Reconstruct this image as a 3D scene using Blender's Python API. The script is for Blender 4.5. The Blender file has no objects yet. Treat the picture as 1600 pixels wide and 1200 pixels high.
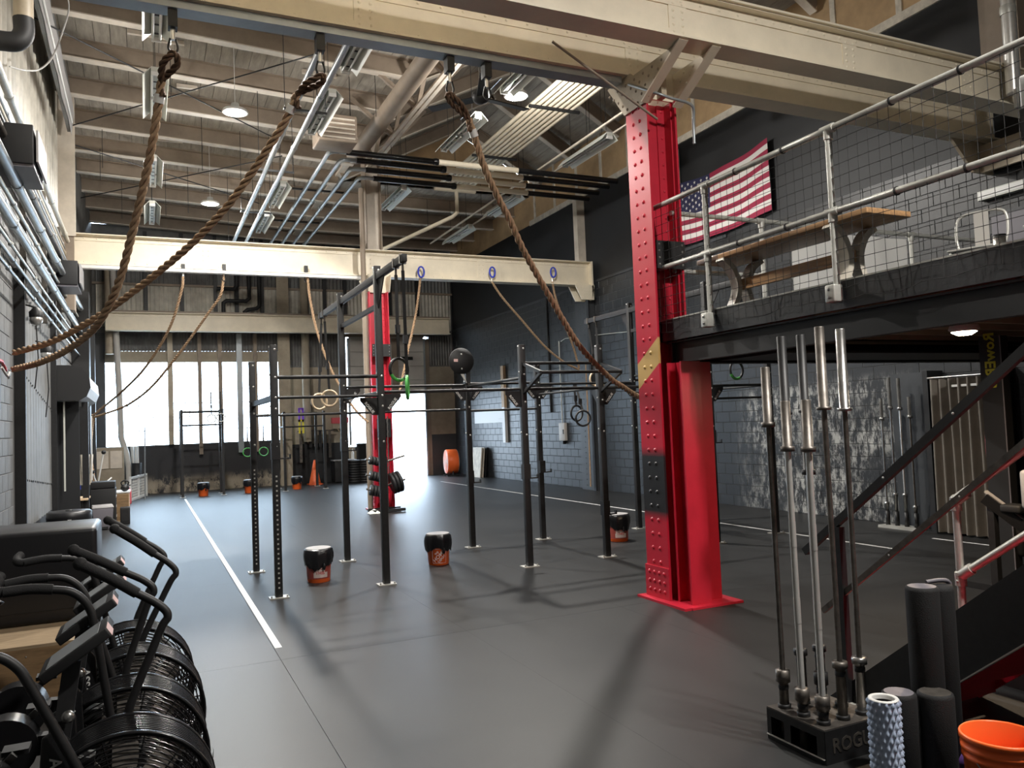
import bpy, bmesh, math, random
from mathutils import Vector, Matrix
random.seed(7)
C = bpy.context.scene.collection
SC = bpy.context.scene
PI = math.pi
R = math.radians

# ------------------------------------------------------------------ camera, world, lamps out of sight, exposure
EYE = Vector((0, 0, 1.75)); FPX = 1240.6
def _axes(yaw, pitch, roll):
    cy, sy, cp, sp = math.cos(yaw), math.sin(yaw), math.cos(pitch), math.sin(pitch)
    f = Vector((sy*cp, cy*cp, sp)); r = Vector((cy, -sy, 0)); u = r.cross(f)
    cr, sr = math.cos(roll), math.sin(roll)
    return r*cr + u*sr, u*cr - r*sr, f
CR, CU, CF = _axes(R(24.80645), R(2.81035), R(-2.27111))
cam_data = bpy.data.cameras.new('camera'); cam = bpy.data.objects.new('camera', cam_data); C.objects.link(cam)
m = Matrix((CR, CU, -CF)).transposed().to_4x4(); m.translation = EYE
cam.matrix_world = m
cam_data.sensor_fit = 'HORIZONTAL'; cam_data.sensor_width = 36; cam_data.lens = FPX/1600*36
cam_data.clip_start = 0.05; cam_data.clip_end = 300
SC.camera = cam

world = bpy.data.worlds.new('sky'); SC.world = world; world.use_nodes = True
wn = world.node_tree; bg = wn.nodes['Background']
bg.inputs[0].default_value = (0.66, 0.82, 1.0, 1); bg.inputs[1].default_value = 11

SC.view_settings.view_transform = 'Standard'; SC.view_settings.look = 'None'
SC.view_settings.gamma = 1; SC.view_settings.use_curve_mapping = False
SC.view_settings.exposure = 0.6
SC.cycles.max_bounces = 6; SC.cycles.diffuse_bounces = 4; SC.cycles.glossy_bounces = 3; SC.cycles.transmission_bounces = 4
SC.cycles.use_denoising = True; SC.cycles.caustics_reflective = False; SC.cycles.caustics_refractive = False
SC.cycles.sample_clamp_indirect = 4

LAMP_W = 330
def bulb(loc, watts, parent, col=(1.0, 0.96, 0.90)):
    l = bpy.data.lights.new('lamp_bulb', 'POINT'); l.energy = watts; l.color = col; l.shadow_soft_size = 0.10
    o = bpy.data.objects.new('lamp_bulb', l); o.location = loc; C.objects.link(o); o.parent = parent
def disc_lamp(loc, size, watts, col=(1.0, 0.96, 0.90), parent=None, spread=170):
    l = bpy.data.lights.new('lamp_light', 'AREA'); l.shape = 'DISK'; l.size = size; l.energy = watts; l.color = col; l.spread = R(spread)
    o = bpy.data.objects.new('lamp_light', l); o.location = loc; C.objects.link(o)
    if parent: o.parent = parent
    return o
def portal(cx, cy, cz, rot, sx, sy):
    l = bpy.data.lights.new('sky_portal', 'AREA'); l.shape = 'RECTANGLE'; l.size = sx; l.size_y = sy
    l.cycles.is_portal = True
    o = bpy.data.objects.new('sky_portal', l); o.location = (cx, cy, cz); o.rotation_euler = rot; C.objects.link(o)
portal(1.5, 27.32, 2.8, (R(-90), 0, 0), 5.6, 2.8)
portal(8.2, 27.35, 1.45, (R(-90), 0, 0), 2.0, 2.95)
portal(6.65, 27.35, 2.0, (R(-90), 0, 0), 0.7, 1.8)

# ------------------------------------------------------------------ measuring helpers: a pixel of the 1600x1200 photo onto a real plane
def ray(px, py): return CR*((px-800)/FPX) + CU*((600-py)/FPX) + CF
def atZ(px, py, z=0.0): d = ray(px, py); return EYE + d*((z-EYE.z)/d.z)
def atX(px, py, x): d = ray(px, py); return EYE + d*((x-EYE.x)/d.x)
def atY(px, py, y): d = ray(px, py); return EYE + d*((y-EYE.y)/d.y)
def between(px, py, a, b):                       # on the upright plane through points a and b
    n = Vector((b[1]-a[1], a[0]-b[0], 0)); d = ray(px, py)
    return EYE + d*((Vector(a)-EYE).dot(n)/d.dot(n))

# ------------------------------------------------------------------ materials
def nodes_of(name):
    mt = bpy.data.materials.new(name); mt.use_nodes = True
    return mt, mt.node_tree.nodes, mt.node_tree.links, mt.node_tree.nodes['Principled BSDF']
def mat(name, col, rough=0.5, metal=0.0, vary=0.0, scale=8.0, bump=0.0, bscale=60.0, col2=None, spec=0.5, stretch=None, detail=5):
    mt, N, L, b = nodes_of(name)
    b.inputs['Base Color'].default_value = (*col, 1); b.inputs['Roughness'].default_value = rough
    b.inputs['Metallic'].default_value = metal; b.inputs['Specular IOR Level'].default_value = spec
    if vary or bump or col2:
        tc = N.new('ShaderNodeTexCoord'); src = tc.outputs['Object']
        if stretch:
            mp = N.new('ShaderNodeMapping'); mp.inputs['Scale'].default_value = stretch; L.new(src, mp.inputs[0]); src = mp.outputs[0]
    if vary or col2:
        nz = N.new('ShaderNodeTexNoise'); nz.inputs['Scale'].default_value = scale; nz.inputs['Detail'].default_value = detail; nz.inputs['Roughness'].default_value = 0.65
        L.new(src, nz.inputs['Vector'])
        rp = N.new('ShaderNodeValToRGB'); L.new(nz.outputs['Fac'], rp.inputs[0])
        c2 = col2 or tuple(min(1, c*(1+vary)) for c in col); c1 = col if col2 else tuple(c*(1-vary) for c in col)
        rp.color_ramp.elements[0].position = 0.35; rp.color_ramp.elements[0].color = (*c1, 1)
        rp.color_ramp.elements[1].position = 0.68; rp.color_ramp.elements[1].color = (*c2, 1)
        L.new(rp.outputs[0], b.inputs['Base Color'])
    if bump:
        nb = N.new('ShaderNodeTexNoise'); nb.inputs['Scale'].default_value = bscale; L.new(src, nb.inputs['Vector'])
        bp = N.new('ShaderNodeBump'); bp.inputs['Strength'].default_value = bump; bp.inputs['Distance'].default_value = 0.01
        L.new(nb.outputs['Fac'], bp.inputs['Height']); L.new(bp.outputs[0], b.inputs['Normal'])
    return mt
def emit(name, col, s):
    mt = bpy.data.materials.new(name); mt.use_nodes = True; N = mt.node_tree.nodes; L = mt.node_tree.links
    N.remove(N['Principled BSDF']); e = N.new('ShaderNodeEmission'); e.inputs[0].default_value = (*col, 1); e.inputs[1].default_value = s
    L.new(e.outputs[0], N['Material Output'].inputs[0]); return mt

M = {}
M['rubber'] = mat('rubber_floor', (0.021, 0.0213, 0.0216), 0.44, vary=0.14, scale=1.3, bump=0.12, bscale=240, spec=0.34)
M['rubber_gap'] = mat('rubber_gap', (0.01, 0.01, 0.01), 0.9)
M['black'] = mat('black_steel', (0.013, 0.013, 0.014), 0.5, vary=0.25, scale=20)
M['black_matte'] = mat('black_plastic', (0.011, 0.011, 0.012), 0.6, bump=0.04)
M['black_shiny'] = mat('black_lacquer', (0.010, 0.010, 0.011), 0.25)
M['vinyl'] = mat('black_vinyl', (0.010, 0.010, 0.012), 0.38, bump=0.05, bscale=30)
M['foam'] = mat('black_foam', (0.012, 0.012, 0.013), 0.8, bump=0.25, bscale=220)
M['bag'] = mat('black_bag', (0.006, 0.006, 0.008), 0.28, bump=0.3, bscale=40)
M['cream'] = mat('cream_paint', (0.80, 0.72, 0.57), 0.45, vary=0.07, scale=2.5, bump=0.03, bscale=30)
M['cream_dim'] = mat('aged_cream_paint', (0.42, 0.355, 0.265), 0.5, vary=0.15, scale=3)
M['red'] = mat('red_paint', (0.50, 0.018, 0.04), 0.36, vary=0.08, scale=4, bump=0.04, bscale=25)
M['galv'] = mat('galvanised_pipe', (0.52, 0.52, 0.48), 0.38, 0.35, vary=0.12, scale=14)
M['steel'] = mat('bare_steel', (0.36, 0.355, 0.345), 0.30, 0.9, vary=0.18, scale=20)
M['steel_dark'] = mat('worn_dark_steel', (0.15, 0.135, 0.12), 0.45, 0.7, vary=0.3, scale=15)
M['chrome'] = mat('bright_chrome', (0.80, 0.79, 0.76), 0.28, 0.7, vary=0.06, scale=20)
M['silver'] = mat('silver_bar', (0.70, 0.69, 0.66), 0.34, 0.45, vary=0.05, scale=20)
M['alu'] = mat('grey_conduit', (0.33, 0.36, 0.38), 0.36, 0.5, vary=0.08, scale=5)
M['plate'] = mat('zinc_plate', (0.55, 0.54, 0.5), 0.4, 0.4)
M['wall_dark'] = mat('dark_wall_paint', (0.038, 0.041, 0.045), 0.5, vary=0.2, scale=1.2, bump=0.15, bscale=35)
M['wall_black'] = mat('black_wall_paint', (0.011, 0.012, 0.014), 0.6, vary=0.15, scale=1)
M['block_grey'] = mat('grey_block_paint', (0.12, 0.12, 0.118), 0.6, vary=0.15, scale=3, bump=0.25, bscale=60)
M['mortar'] = mat('mortar', (0.055, 0.057, 0.06), 0.8)
M['mortar_l'] = mat('light_mortar', (0.10, 0.10, 0.10), 0.8)
M['plank'] = mat('roof_plank', (0.36, 0.33, 0.285), 0.75, vary=0.2, scale=3, bump=0.1, stretch=(4, 0.6, 4))
M['joist'] = mat('joist_paint', (0.27, 0.215, 0.165), 0.6, vary=0.15, scale=2)
M['joist_l'] = mat('joist_flange_paint', (0.68, 0.61, 0.52), 0.6, vary=0.15, scale=2)
M['tan'] = mat('tan_sheathing', (0.48, 0.33, 0.18), 0.7, vary=0.18, scale=1.5)
M['tan_trim'] = mat('pale_batten', (0.62, 0.57, 0.48), 0.7, vary=0.2, scale=6)
M['corr'] = mat('pale_corrugated_sheet', (0.56, 0.53, 0.46), 0.5, vary=0.22, scale=2.5)
M['corr_d'] = mat('dark_corrugated_sheet', (0.13, 0.127, 0.122), 0.55, vary=0.3, scale=2)
M['corr_g'] = mat('grey_corrugated_sheet', (0.17, 0.173, 0.172), 0.5, vary=0.12, scale=3)
M['conc_tan'] = mat('tan_concrete', (0.34, 0.29, 0.22), 0.8, vary=0.15, scale=2, bump=0.2)
M['conc_out'] = mat('sunlit_concrete', (0.62, 0.60, 0.56), 0.85, vary=0.06, scale=1)
M['door_grey'] = mat('grey_door_panel', (0.50, 0.475, 0.44), 0.5, vary=0.06, scale=2)
M['ply'] = mat('plywood', (0.24, 0.15, 0.075), 0.6, vary=0.25, scale=5, stretch=(1, 6, 6))
M['ply_edge'] = mat('plywood_top', (0.34, 0.25, 0.155), 0.6, vary=0.2, scale=6, stretch=(1, 8, 8))
M['wood'] = mat('pine_wood', (0.55, 0.33, 0.16), 0.55, vary=0.2, scale=4, stretch=(8, 0.8, 8))
M['wood_w'] = mat('pale_lumber', (0.62, 0.45, 0.28), 0.6, vary=0.12, scale=5)
M['wood_table'] = mat('table_wood', (0.40, 0.23, 0.11), 0.45, vary=0.3, scale=5, stretch=(10, 0.8, 10))
M['ringwood'] = mat('ring_wood', (0.62, 0.48, 0.32), 0.5)
M['rope'] = mat('manila_rope', (0.40, 0.265, 0.16), 0.85, vary=0.25, scale=30, bump=0.3, bscale=300)
M['rope_d'] = mat('dark_rope', (0.10, 0.055, 0.03), 0.85, vary=0.3, scale=30)
M['tape_w'] = mat('white_tape', (0.72, 0.72, 0.70), 0.5, vary=0.06, scale=12)
M['white'] = mat('white_plastic', (0.74, 0.74, 0.72), 0.45)
M['offwhite'] = mat('fixture_enamel', (0.56, 0.57, 0.52), 0.4)
M['banner'] = mat('white_banner', (0.78, 0.77, 0.74), 0.7)
M['orange'] = mat('orange_plastic', (0.98, 0.165, 0.035), 0.35, spec=0.4)
M['orange_lab'] = mat('bucket_print_ground', (0.36, 0.07, 0.055), 0.4)
M['pinkwhite'] = mat('bucket_print_white', (0.74, 0.62, 0.58), 0.45)
M['print_red'] = mat('bucket_print_red', (0.55, 0.03, 0.03), 0.45)
M['cone'] = mat('cone_orange', (0.85, 0.15, 0.04), 0.5)
M['green'] = mat('green_strap', (0.10, 0.48, 0.10), 0.5)
M['blue_roll'] = mat('pale_blue_foam', (0.56, 0.66, 0.86), 0.5)
M['blue'] = mat('blue_cloth', (0.03, 0.06, 0.55), 0.6)
M['violet'] = mat('violet_band', (0.25, 0.08, 0.75), 0.5)
M['purple'] = mat('purple_foam', (0.10, 0.035, 0.20), 0.7)
M['yellow'] = mat('yellow_band', (0.85, 0.72, 0.05), 0.5)
M['grey_bin'] = mat('grey_bin', (0.16, 0.15, 0.17), 0.5)
M['grey_lid'] = mat('pale_grey_lid', (0.36, 0.35, 0.35), 0.5)
M['grey_seat'] = mat('grey_seat_shell', (0.33, 0.34, 0.37), 0.5)
M['curtain'] = mat('grey_brown_curtain', (0.19, 0.17, 0.145), 0.8, vary=0.15, scale=3)
M['cone_white'] = mat('leg_cast_white', (0.62, 0.57, 0.48), 0.5)
M['flag_red'] = mat('flag_red', (0.26, 0.012, 0.045), 0.75, bump=0.1, bscale=20)
M['flag_white'] = mat('flag_white', (0.62, 0.60, 0.57), 0.75, bump=0.1, bscale=20)
M['flag_blue'] = mat('flag_blue', (0.012, 0.013, 0.055), 0.75)
M['lamp_on'] = emit('lamp_glow', (1.0, 0.93, 0.80), 60)
M['lamp_warm'] = emit('warm_lamp_glow', (1.0, 0.78, 0.55), 45)
M['screen'] = mat('monitor_face', (0.35, 0.37, 0.38), 0.2)
M['sticker'] = mat('pink_sticker', (0.75, 0.50, 0.47), 0.5)
M['redbox'] = mat('red_bracket', (0.55, 0.02, 0.02), 0.4)
M['redbox_pink'] = mat('faded_red', (0.62, 0.10, 0.12), 0.5)
M['lime'] = mat('lime_lettering', (0.42, 0.42, 0.03), 0.5)
M['clear'] = None
def glass_mat():
    mt, N, L, b = nodes_of('clear_glass')
    b.inputs['Base Color'].default_value = (0.97, 0.99, 1, 1); b.inputs['Roughness'].default_value = 0.02
    tr = N.new('ShaderNodeBsdfTransparent'); tr.inputs[0].default_value = (0.94, 0.97, 0.98, 1)
    gl = N.new('ShaderNodeBsdfGlossy'); gl.inputs['Roughness'].default_value = 0.04
    mx = N.new('ShaderNodeMixShader'); mx.inputs[0].default_value = 0.06
    L.new(tr.outputs[0], mx.inputs[1]); L.new(gl.outputs[0], mx.inputs[2]); L.new(mx.outputs[0], N['Material Output'].inputs[0])
    return mt
M['glass'] = glass_mat()

def worn_wall(name, base, worn, lo, hi, ymin, ymax, zmax, scale=9):
    """paint scuffed away inside a patch of the wall (world coordinates), the wall showing through in flakes"""
    mt, N, L, b = nodes_of(name); b.inputs['Roughness'].default_value = 0.45
    geo = N.new('ShaderNodeNewGeometry'); sp = N.new('ShaderNodeSeparateXYZ'); L.new(geo.outputs['Position'], sp.inputs[0])
    def ramp(val, a, c):
        mr = N.new('ShaderNodeMapRange'); mr.interpolation_type = 'SMOOTHSTEP'; mr.inputs[1].default_value = a; mr.inputs[2].default_value = c
        L.new(val, mr.inputs[0]); return mr.outputs[0]
    def mul(a, c):
        mm = N.new('ShaderNodeMath'); mm.operation = 'MULTIPLY'; L.new(a, mm.inputs[0]); L.new(c, mm.inputs[1]); return mm.outputs[0]
    mask = mul(ramp(sp.outputs['Y'], ymin, ymin+0.5), ramp(sp.outputs['Y'], ymax, ymax-1.0))
    mask = mul(mask, ramp(sp.outputs['Z'], zmax, zmax-0.35))
    mp = N.new('ShaderNodeMapping'); mp.inputs['Scale'].default_value = (1, 1, 0.45); L.new(geo.outputs['Position'], mp.inputs[0])
    nz = N.new('ShaderNodeTexNoise'); nz.inputs['Scale'].default_value = scale; nz.inputs['Detail'].default_value = 9; nz.inputs['Roughness'].default_value = 0.8
    L.new(mp.outputs[0], nz.inputs['Vector'])
    big = N.new('ShaderNodeTexNoise'); big.inputs['Scale'].default_value = 1.1; L.new(geo.outputs['Position'], big.inputs['Vector'])
    fl = ramp(nz.outputs['Fac'], lo, hi)
    fl = mul(mul(fl, mask), ramp(big.outputs['Fac'], 0.25, 0.55))
    mx = N.new('ShaderNodeMix'); mx.data_type = 'RGBA'
    mx.inputs['A'].default_value = (*base, 1); mx.inputs['B'].default_value = (*worn, 1)
    L.new(fl, mx.inputs['Factor'])
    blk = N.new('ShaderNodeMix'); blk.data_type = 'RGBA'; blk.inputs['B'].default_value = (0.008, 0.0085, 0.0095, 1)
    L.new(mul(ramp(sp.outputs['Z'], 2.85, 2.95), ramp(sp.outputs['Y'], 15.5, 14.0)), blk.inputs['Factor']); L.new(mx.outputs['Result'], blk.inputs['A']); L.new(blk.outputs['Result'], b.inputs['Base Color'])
    nb = N.new('ShaderNodeTexNoise'); nb.inputs['Scale'].default_value = 40; L.new(geo.outputs['Position'], nb.inputs['Vector'])
    bp = N.new('ShaderNodeBump'); bp.inputs['Strength'].default_value = 0.18; bp.inputs['Distance'].default_value = 0.01
    L.new(nb.outputs['Fac'], bp.inputs['Height']); L.new(bp.outputs[0], b.inputs['Normal'])
    return mt
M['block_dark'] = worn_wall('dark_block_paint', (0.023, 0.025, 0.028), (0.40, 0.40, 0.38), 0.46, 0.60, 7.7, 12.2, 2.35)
M['base_peel'] = worn_wall('peeling_dark_paint', (0.020, 0.020, 0.023), (0.34, 0.29, 0.22), 0.44, 0.52, -6.0, 60.0, 0.62, 3.0)
def column_paint():
    """red column with a gold diagonal band and a black band sprayed across it (world height)"""
    mt, N, L, b = nodes_of('painted_column'); b.inputs['Roughness'].default_value = 0.33
    geo = N.new('ShaderNodeNewGeometry'); sp = N.new('ShaderNodeSeparateXYZ'); L.new(geo.outputs['Position'], sp.inputs[0])
    def band(val, a, c, soft):
        m1 = N.new('ShaderNodeMapRange'); m1.inputs[1].default_value = a-soft; m1.inputs[2].default_value = a+soft; L.new(val, m1.inputs[0])
        m2 = N.new('ShaderNodeMapRange'); m2.inputs[1].default_value = c+soft; m2.inputs[2].default_value = c-soft; L.new(val, m2.inputs[0])
        mm = N.new('ShaderNodeMath'); mm.operation = 'MULTIPLY'; L.new(m1.outputs[0], mm.inputs[0]); L.new(m2.outputs[0], mm.inputs[1]); return mm.outputs[0]
    k = N.new('ShaderNodeMath'); k.operation = 'MULTIPLY_ADD'; L.new(sp.outputs['Y'], k.inputs[0]); k.inputs[1].default_value = 0.65; L.new(sp.outputs['Z'], k.inputs[2])
    gold = band(k.outputs[0], 6.34, 6.59, 0.004)
    blk = band(sp.outputs['Z'], 0.80, 1.42, 0.05)
    m1 = N.new('ShaderNodeMix'); m1.data_type = 'RGBA'; m1.inputs['A'].default_value = (0.50, 0.018, 0.04, 1); m1.inputs['B'].default_value = (0.55, 0.36, 0.13, 1)
    L.new(gold, m1.inputs['Factor'])
    m2 = N.new('ShaderNodeMix'); m2.data_type = 'RGBA'; L.new(m1.outputs['Result'], m2.inputs['A']); m2.inputs['B'].default_value = (0.02, 0.02, 0.022, 1)
    L.new(blk, m2.inputs['Factor']); L.new(m2.outputs['Result'], b.inputs['Base Color'])
    return mt
M['column'] = column_paint()

# ------------------------------------------------------------------ mesh builder
class MB:
    def __init__(s): s.v = []; s.f = []; s.sm = []; s.mi = []; s.cur = 0
    def _add(s, vs, fs, smooth=False):
        o = len(s.v); s.v += [tuple(v) for v in vs]
        for f in fs: s.f.append([i+o for i in f]); s.sm.append(smooth); s.mi.append(s.cur)
        return s
    def box(s, x0, x1, y0, y1, z0, z1, mtx=None):
        vs = [Vector((x, y, z)) for z in (z0, z1) for (x, y) in ((x0, y0), (x1, y0), (x1, y1), (x0, y1))]
        if mtx: vs = [mtx @ v for v in vs]
        return s._add(vs, [(3,2,1,0), (4,5,6,7), (0,1,5,4), (1,2,6,5), (2,3,7,6), (3,0,4,7)])
    def cbox(s, c, d, mtx=None):
        return s.box(c[0]-d[0]/2, c[0]+d[0]/2, c[1]-d[1]/2, c[1]+d[1]/2, c[2]-d[2]/2, c[2]+d[2]/2, mtx)
    def bar(s, a, b, w, h, up=(0, 0, 1)):
        """square bar from a to b, w across and h along 'up'"""
        a = Vector(a); b = Vector(b); d = (b-a).normalized(); up = Vector(up)
        if abs(d.dot(up)) > 0.98: up = Vector((0, 1, 0))
        x = d.cross(up).normalized(); y = x.cross(d).normalized()
        vs = [p + x*i*w/2 + y*j*h/2 for p in (a, b) for (i, j) in ((-1,-1), (1,-1), (1,1), (-1,1))]
        return s._add(vs, [(3,2,1,0), (4,5,6,7), (0,1,5,4), (1,2,6,5), (2,3,7,6), (3,0,4,7)])
    def tube(s, pts, r, n=10, caps=True, closed=False):
        pts = [Vector(p) for p in pts]; k = len(pts); rr = r if isinstance(r, (list, tuple)) else [r]*k
        o = len(s.v); prev = None; rings = []
        for i, p in enumerate(pts):
            if closed: d = pts[(i+1) % k]-pts[i-1]
            elif i == 0: d = pts[1]-p
            elif i == k-1: d = p-pts[i-1]
            else: d = (pts[i+1]-p).normalized()+(p-pts[i-1]).normalized()
            d = d.normalized() if d.length > 1e-9 else Vector((0, 0, 1))
            if prev is None:
                a = Vector((0, 0, 1)) if abs(d.z) < 0.9 else Vector((1, 0, 0)); x = d.cross(a).normalized()
            else:
                x = prev - d*prev.dot(d); x = x.normalized() if x.length > 1e-6 else d.orthogonal().normalized()
            prev = x; y = d.cross(x)
            rings.append([p + (x*math.cos(2*PI*j/n)+y*math.sin(2*PI*j/n))*rr[i] for j in range(n)])
        vs = [v for ring in rings for v in ring]; fs = []
        for i in range(k if closed else k-1):
            i2 = (i+1) % k
            for j in range(n):
                j2 = (j+1) % n; fs.append((i*n+j, i*n+j2, i2*n+j2, i2*n+j))
        s._add(vs, fs, True)
        if caps and not closed:
            s._add(rings[0], [tuple(range(n-1, -1, -1))]); s._add(rings[-1], [tuple(range(n))])
        return s
    def cyl(s, a, b, r, n=16): return s.tube([a, b], r, n)
    def lathe(s, prof, n=24, c=(0, 0, 0), axis='z', caps=True):
        """profile of (radius, height) turned about an axis"""
        vs = []; k = len(prof)
        for (r, h) in prof:
            for j in range(n):
                a = 2*PI*j/n; x, y = r*math.cos(a), r*math.sin(a)
                v = (x, y, h) if axis == 'z' else (h, x, y) if axis == 'x' else (y, h, x)
                vs.append((v[0]+c[0], v[1]+c[1], v[2]+c[2]))
        fs = [(i*n+j, i*n+(j+1) % n, (i+1)*n+(j+1) % n, (i+1)*n+j) for i in range(k-1) for j in range(n)]
        s._add(vs, fs, True)
        if caps:
            if prof[0][0] > 1e-5: s._add(vs[:n], [tuple(range(n-1, -1, -1))])
            if prof[-1][0] > 1e-5: s._add(vs[-n:], [tuple(range(n))])
        return s
    def prism(s, poly, a, b, axis='y'):
        """polygon extruded between a and b along an axis; the polygon lies in the other two axes (x,z / y,z / x,y)"""
        def P(u, w, t): return (u, t, w) if axis == 'y' else (t, u, w) if axis == 'x' else (u, w, t)
        n = len(poly); vs = [P(u, w, a) for u, w in poly]+[P(u, w, b) for u, w in poly]
        fs = [tuple(range(n)), tuple(range(2*n-1, n-1, -1))]+[(i, i+n, (i+1) % n+n, (i+1) % n) for i in range(n)]
        return s._add(vs, fs)
    def sphere(s, c, r, n=12, k=8, sc=(1, 1, 1)):
        vs = []; fs = []
        for i in range(k+1):
            t = PI*i/k
            for j in range(n):
                a = 2*PI*j/n; vs.append((c[0]+sc[0]*r*math.sin(t)*math.cos(a), c[1]+sc[1]*r*math.sin(t)*math.sin(a), c[2]+sc[2]*r*math.cos(t)))
        for i in range(k):
            for j in range(n): fs.append((i*n+j, (i+1)*n+j, (i+1)*n+(j+1) % n, i*n+(j+1) % n))
        return s._add(vs, fs, True)
    def dome(s, c, r, nrm, n=6, h=0.6):
        """low rivet head at c facing nrm"""
        c = Vector(c); d = Vector(nrm).normalized(); x = d.orthogonal().normalized(); y = d.cross(x)
        vs = [c+(x*math.cos(2*PI*j/n)+y*math.sin(2*PI*j/n))*r for j in range(n)]
        vs += [c+(x*math.cos(2*PI*j/n)+y*math.sin(2*PI*j/n))*r*0.6+d*r*h*0.8 for j in range(n)]+[c+d*r*h]
        fs = [(j, (j+1) % n, n+(j+1) % n, n+j) for j in range(n)]+[(n+j, n+(j+1) % n, 2*n) for j in range(n)]
        return s._add(vs, fs, True)
    def mesh(s, name, mats):
        me = bpy.data.meshes.new(name); me.from_pydata(s.v, [], s.f)
        for mm in (mats if isinstance(mats, (list, tuple)) else [mats]): me.materials.append(mm)
        me.polygons.foreach_set('use_smooth', s.sm); me.polygons.foreach_set('material_index', s.mi); me.update()
        return me
    def build(s, name, mats, parent=None, loc=None, bevel=0, fix=True, label=None, kind=None):
        me = s.mesh(name, mats)
        if fix or bevel:
            bm = bmesh.new(); bm.from_mesh(me)
            if fix: bmesh.ops.recalc_face_normals(bm, faces=bm.faces)
            if bevel:
                bmesh.ops.remove_doubles(bm, verts=bm.verts, dist=1e-5)
                bmesh.ops.bevel(bm, geom=[e for e in bm.edges if len(e.link_faces) == 2 and e.calc_face_angle(0) > 0.6], offset=bevel, segments=3, profile=0.5, affect='EDGES')
                for f in bm.faces: f.smooth = True
            bm.to_mesh(me); bm.free()
        return link(name, me, parent, loc, label, kind)
def link(name, me, parent=None, loc=None, label=None, kind=None):
    o = bpy.data.objects.new(name, me); C.objects.link(o)
    if parent: o.parent = parent
    if loc: o.location = loc
    if label: o['label'] = label
    if kind: o['kind'] = kind
    return o
def tag(o, label, cat, group=None):
    o['label'] = label; o['category'] = cat
    if group: o['group'] = group
    return o
def thing(name, label, cat, loc=(0, 0, 0), rz=0, group=None):
    o = bpy.data.objects.new(name, None); C.objects.link(o); o.location = loc; o.rotation_euler = (0, 0, rz)
    o.empty_display_size = 0.1
    return tag(o, label, cat, group)
def struct(name, label=None, loc=(0, 0, 0)):
    o = bpy.data.objects.new(name, None); C.objects.link(o); o.location = loc; o['kind'] = 'structure'; o.empty_display_size = 0.1
    if label: o['label'] = label
    return o
def dup(root, loc=None, rz=None, label=None):
    r = root.copy(); C.objects.link(r)
    if loc is not None: r.location = loc
    if rz is not None: r.rotation_euler = (0, 0, rz)
    if label: r['label'] = label
    for ch in list(root.children):
        c = ch.copy(); C.objects.link(c); c.parent = r
        for g in list(ch.children):
            d = g.copy(); C.objects.link(d); d.parent = c
    return r
def text_mesh(txt, size, mtl, name='lettering', depth=0.002, fn=None, parent=None, bold=0.0, spacing=1.0, slant=0.0):
    """built-in font turned to a mesh; fn maps each flat point (x, y, z) to its place"""
    cu = bpy.data.curves.new(name, 'FONT'); cu.body = txt; cu.size = size; cu.extrude = depth; cu.align_x = 'CENTER'; cu.align_y = 'CENTER'
    cu.offset = bold; cu.resolution_u = 2; cu.space_character = spacing; cu.shear = slant
    tmp = bpy.data.objects.new('tmp_text', cu); C.objects.link(tmp)
    dg = bpy.context.evaluated_depsgraph_get(); me = bpy.data.meshes.new_from_object(tmp.evaluated_get(dg))
    bpy.data.objects.remove(tmp); bpy.data.curves.remove(cu)
    if fn:
        for v in me.vertices: v.co = fn(*v.co)
    me.materials.clear(); me.materials.append(mtl); me.name = name
    return link(name, me, parent)
def catmull(pts, n=10):
    pts = [Vector(p) for p in pts]; P = [pts[0]*2-pts[1]]+pts+[pts[-1]*2-pts[-2]]; out = []
    for i in range(1, len(P)-2):
        for k in range(n):
            t = k/n; a, b, c, d = P[i-1], P[i], P[i+1], P[i+2]
            out.append(0.5*((2*b)+(-a+c)*t+(2*a-5*b+4*c-d)*t*t+(-a+3*b-3*c+d)*t**3))
    out.append(pts[-1]); return out
def rope_mb(path, r, pitch, strands=3, step=0.012, n=6):
    """twisted strands laid along a path"""
    pts = catmull(path, 12); seg = [(pts[i+1]-pts[i]).length for i in range(len(pts)-1)]; tot = sum(seg)
    m_ = max(8, int(tot/step)); cl = []; i = 0; acc = 0
    for k in range(m_+1):
        s = tot*k/m_
        while i < len(seg)-1 and acc+seg[i] < s: acc += seg[i]; i += 1
        cl.append(pts[i].lerp(pts[i+1], max(0, min(1, (s-acc)/max(seg[i], 1e-6)))))
    mb = MB(); prev = None; fr = []
    for k, p in enumerate(cl):
        d = (cl[min(k+1, m_)]-cl[max(k-1, 0)]).normalized()
        x = d.orthogonal().normalized() if prev is None else (prev-d*prev.dot(d)).normalized()
        prev = x; fr.append((p, x, d.cross(x)))
    for q in range(strands):
        tube = []
        for k, (p, x, y) in enumerate(fr):
            a = 2*PI*(tot*k/m_/pitch+q/strands); tube.append(p+(x*math.cos(a)+y*math.sin(a))*r*0.56)
        mb.tube(tube, r*0.46, n)
    return mb
def ibeam(mb, a, b, h, w, tw=0.012, tf=0.02, up=(0, 0, 1)):
    """I section from a to b; a and b are the centre of the section"""
    a = Vector(a); b = Vector(b); d = (b-a).normalized(); up = Vector(up); x = d.cross(up).normalized(); u = x.cross(d).normalized()
    mb.bar(a, b, tw, h-2*tf, u); mb.bar(a+u*(h/2-tf/2), b+u*(h/2-tf/2), w, tf, u); mb.bar(a-u*(h/2-tf/2), b-u*(h/2-tf/2), w, tf, u)
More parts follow.
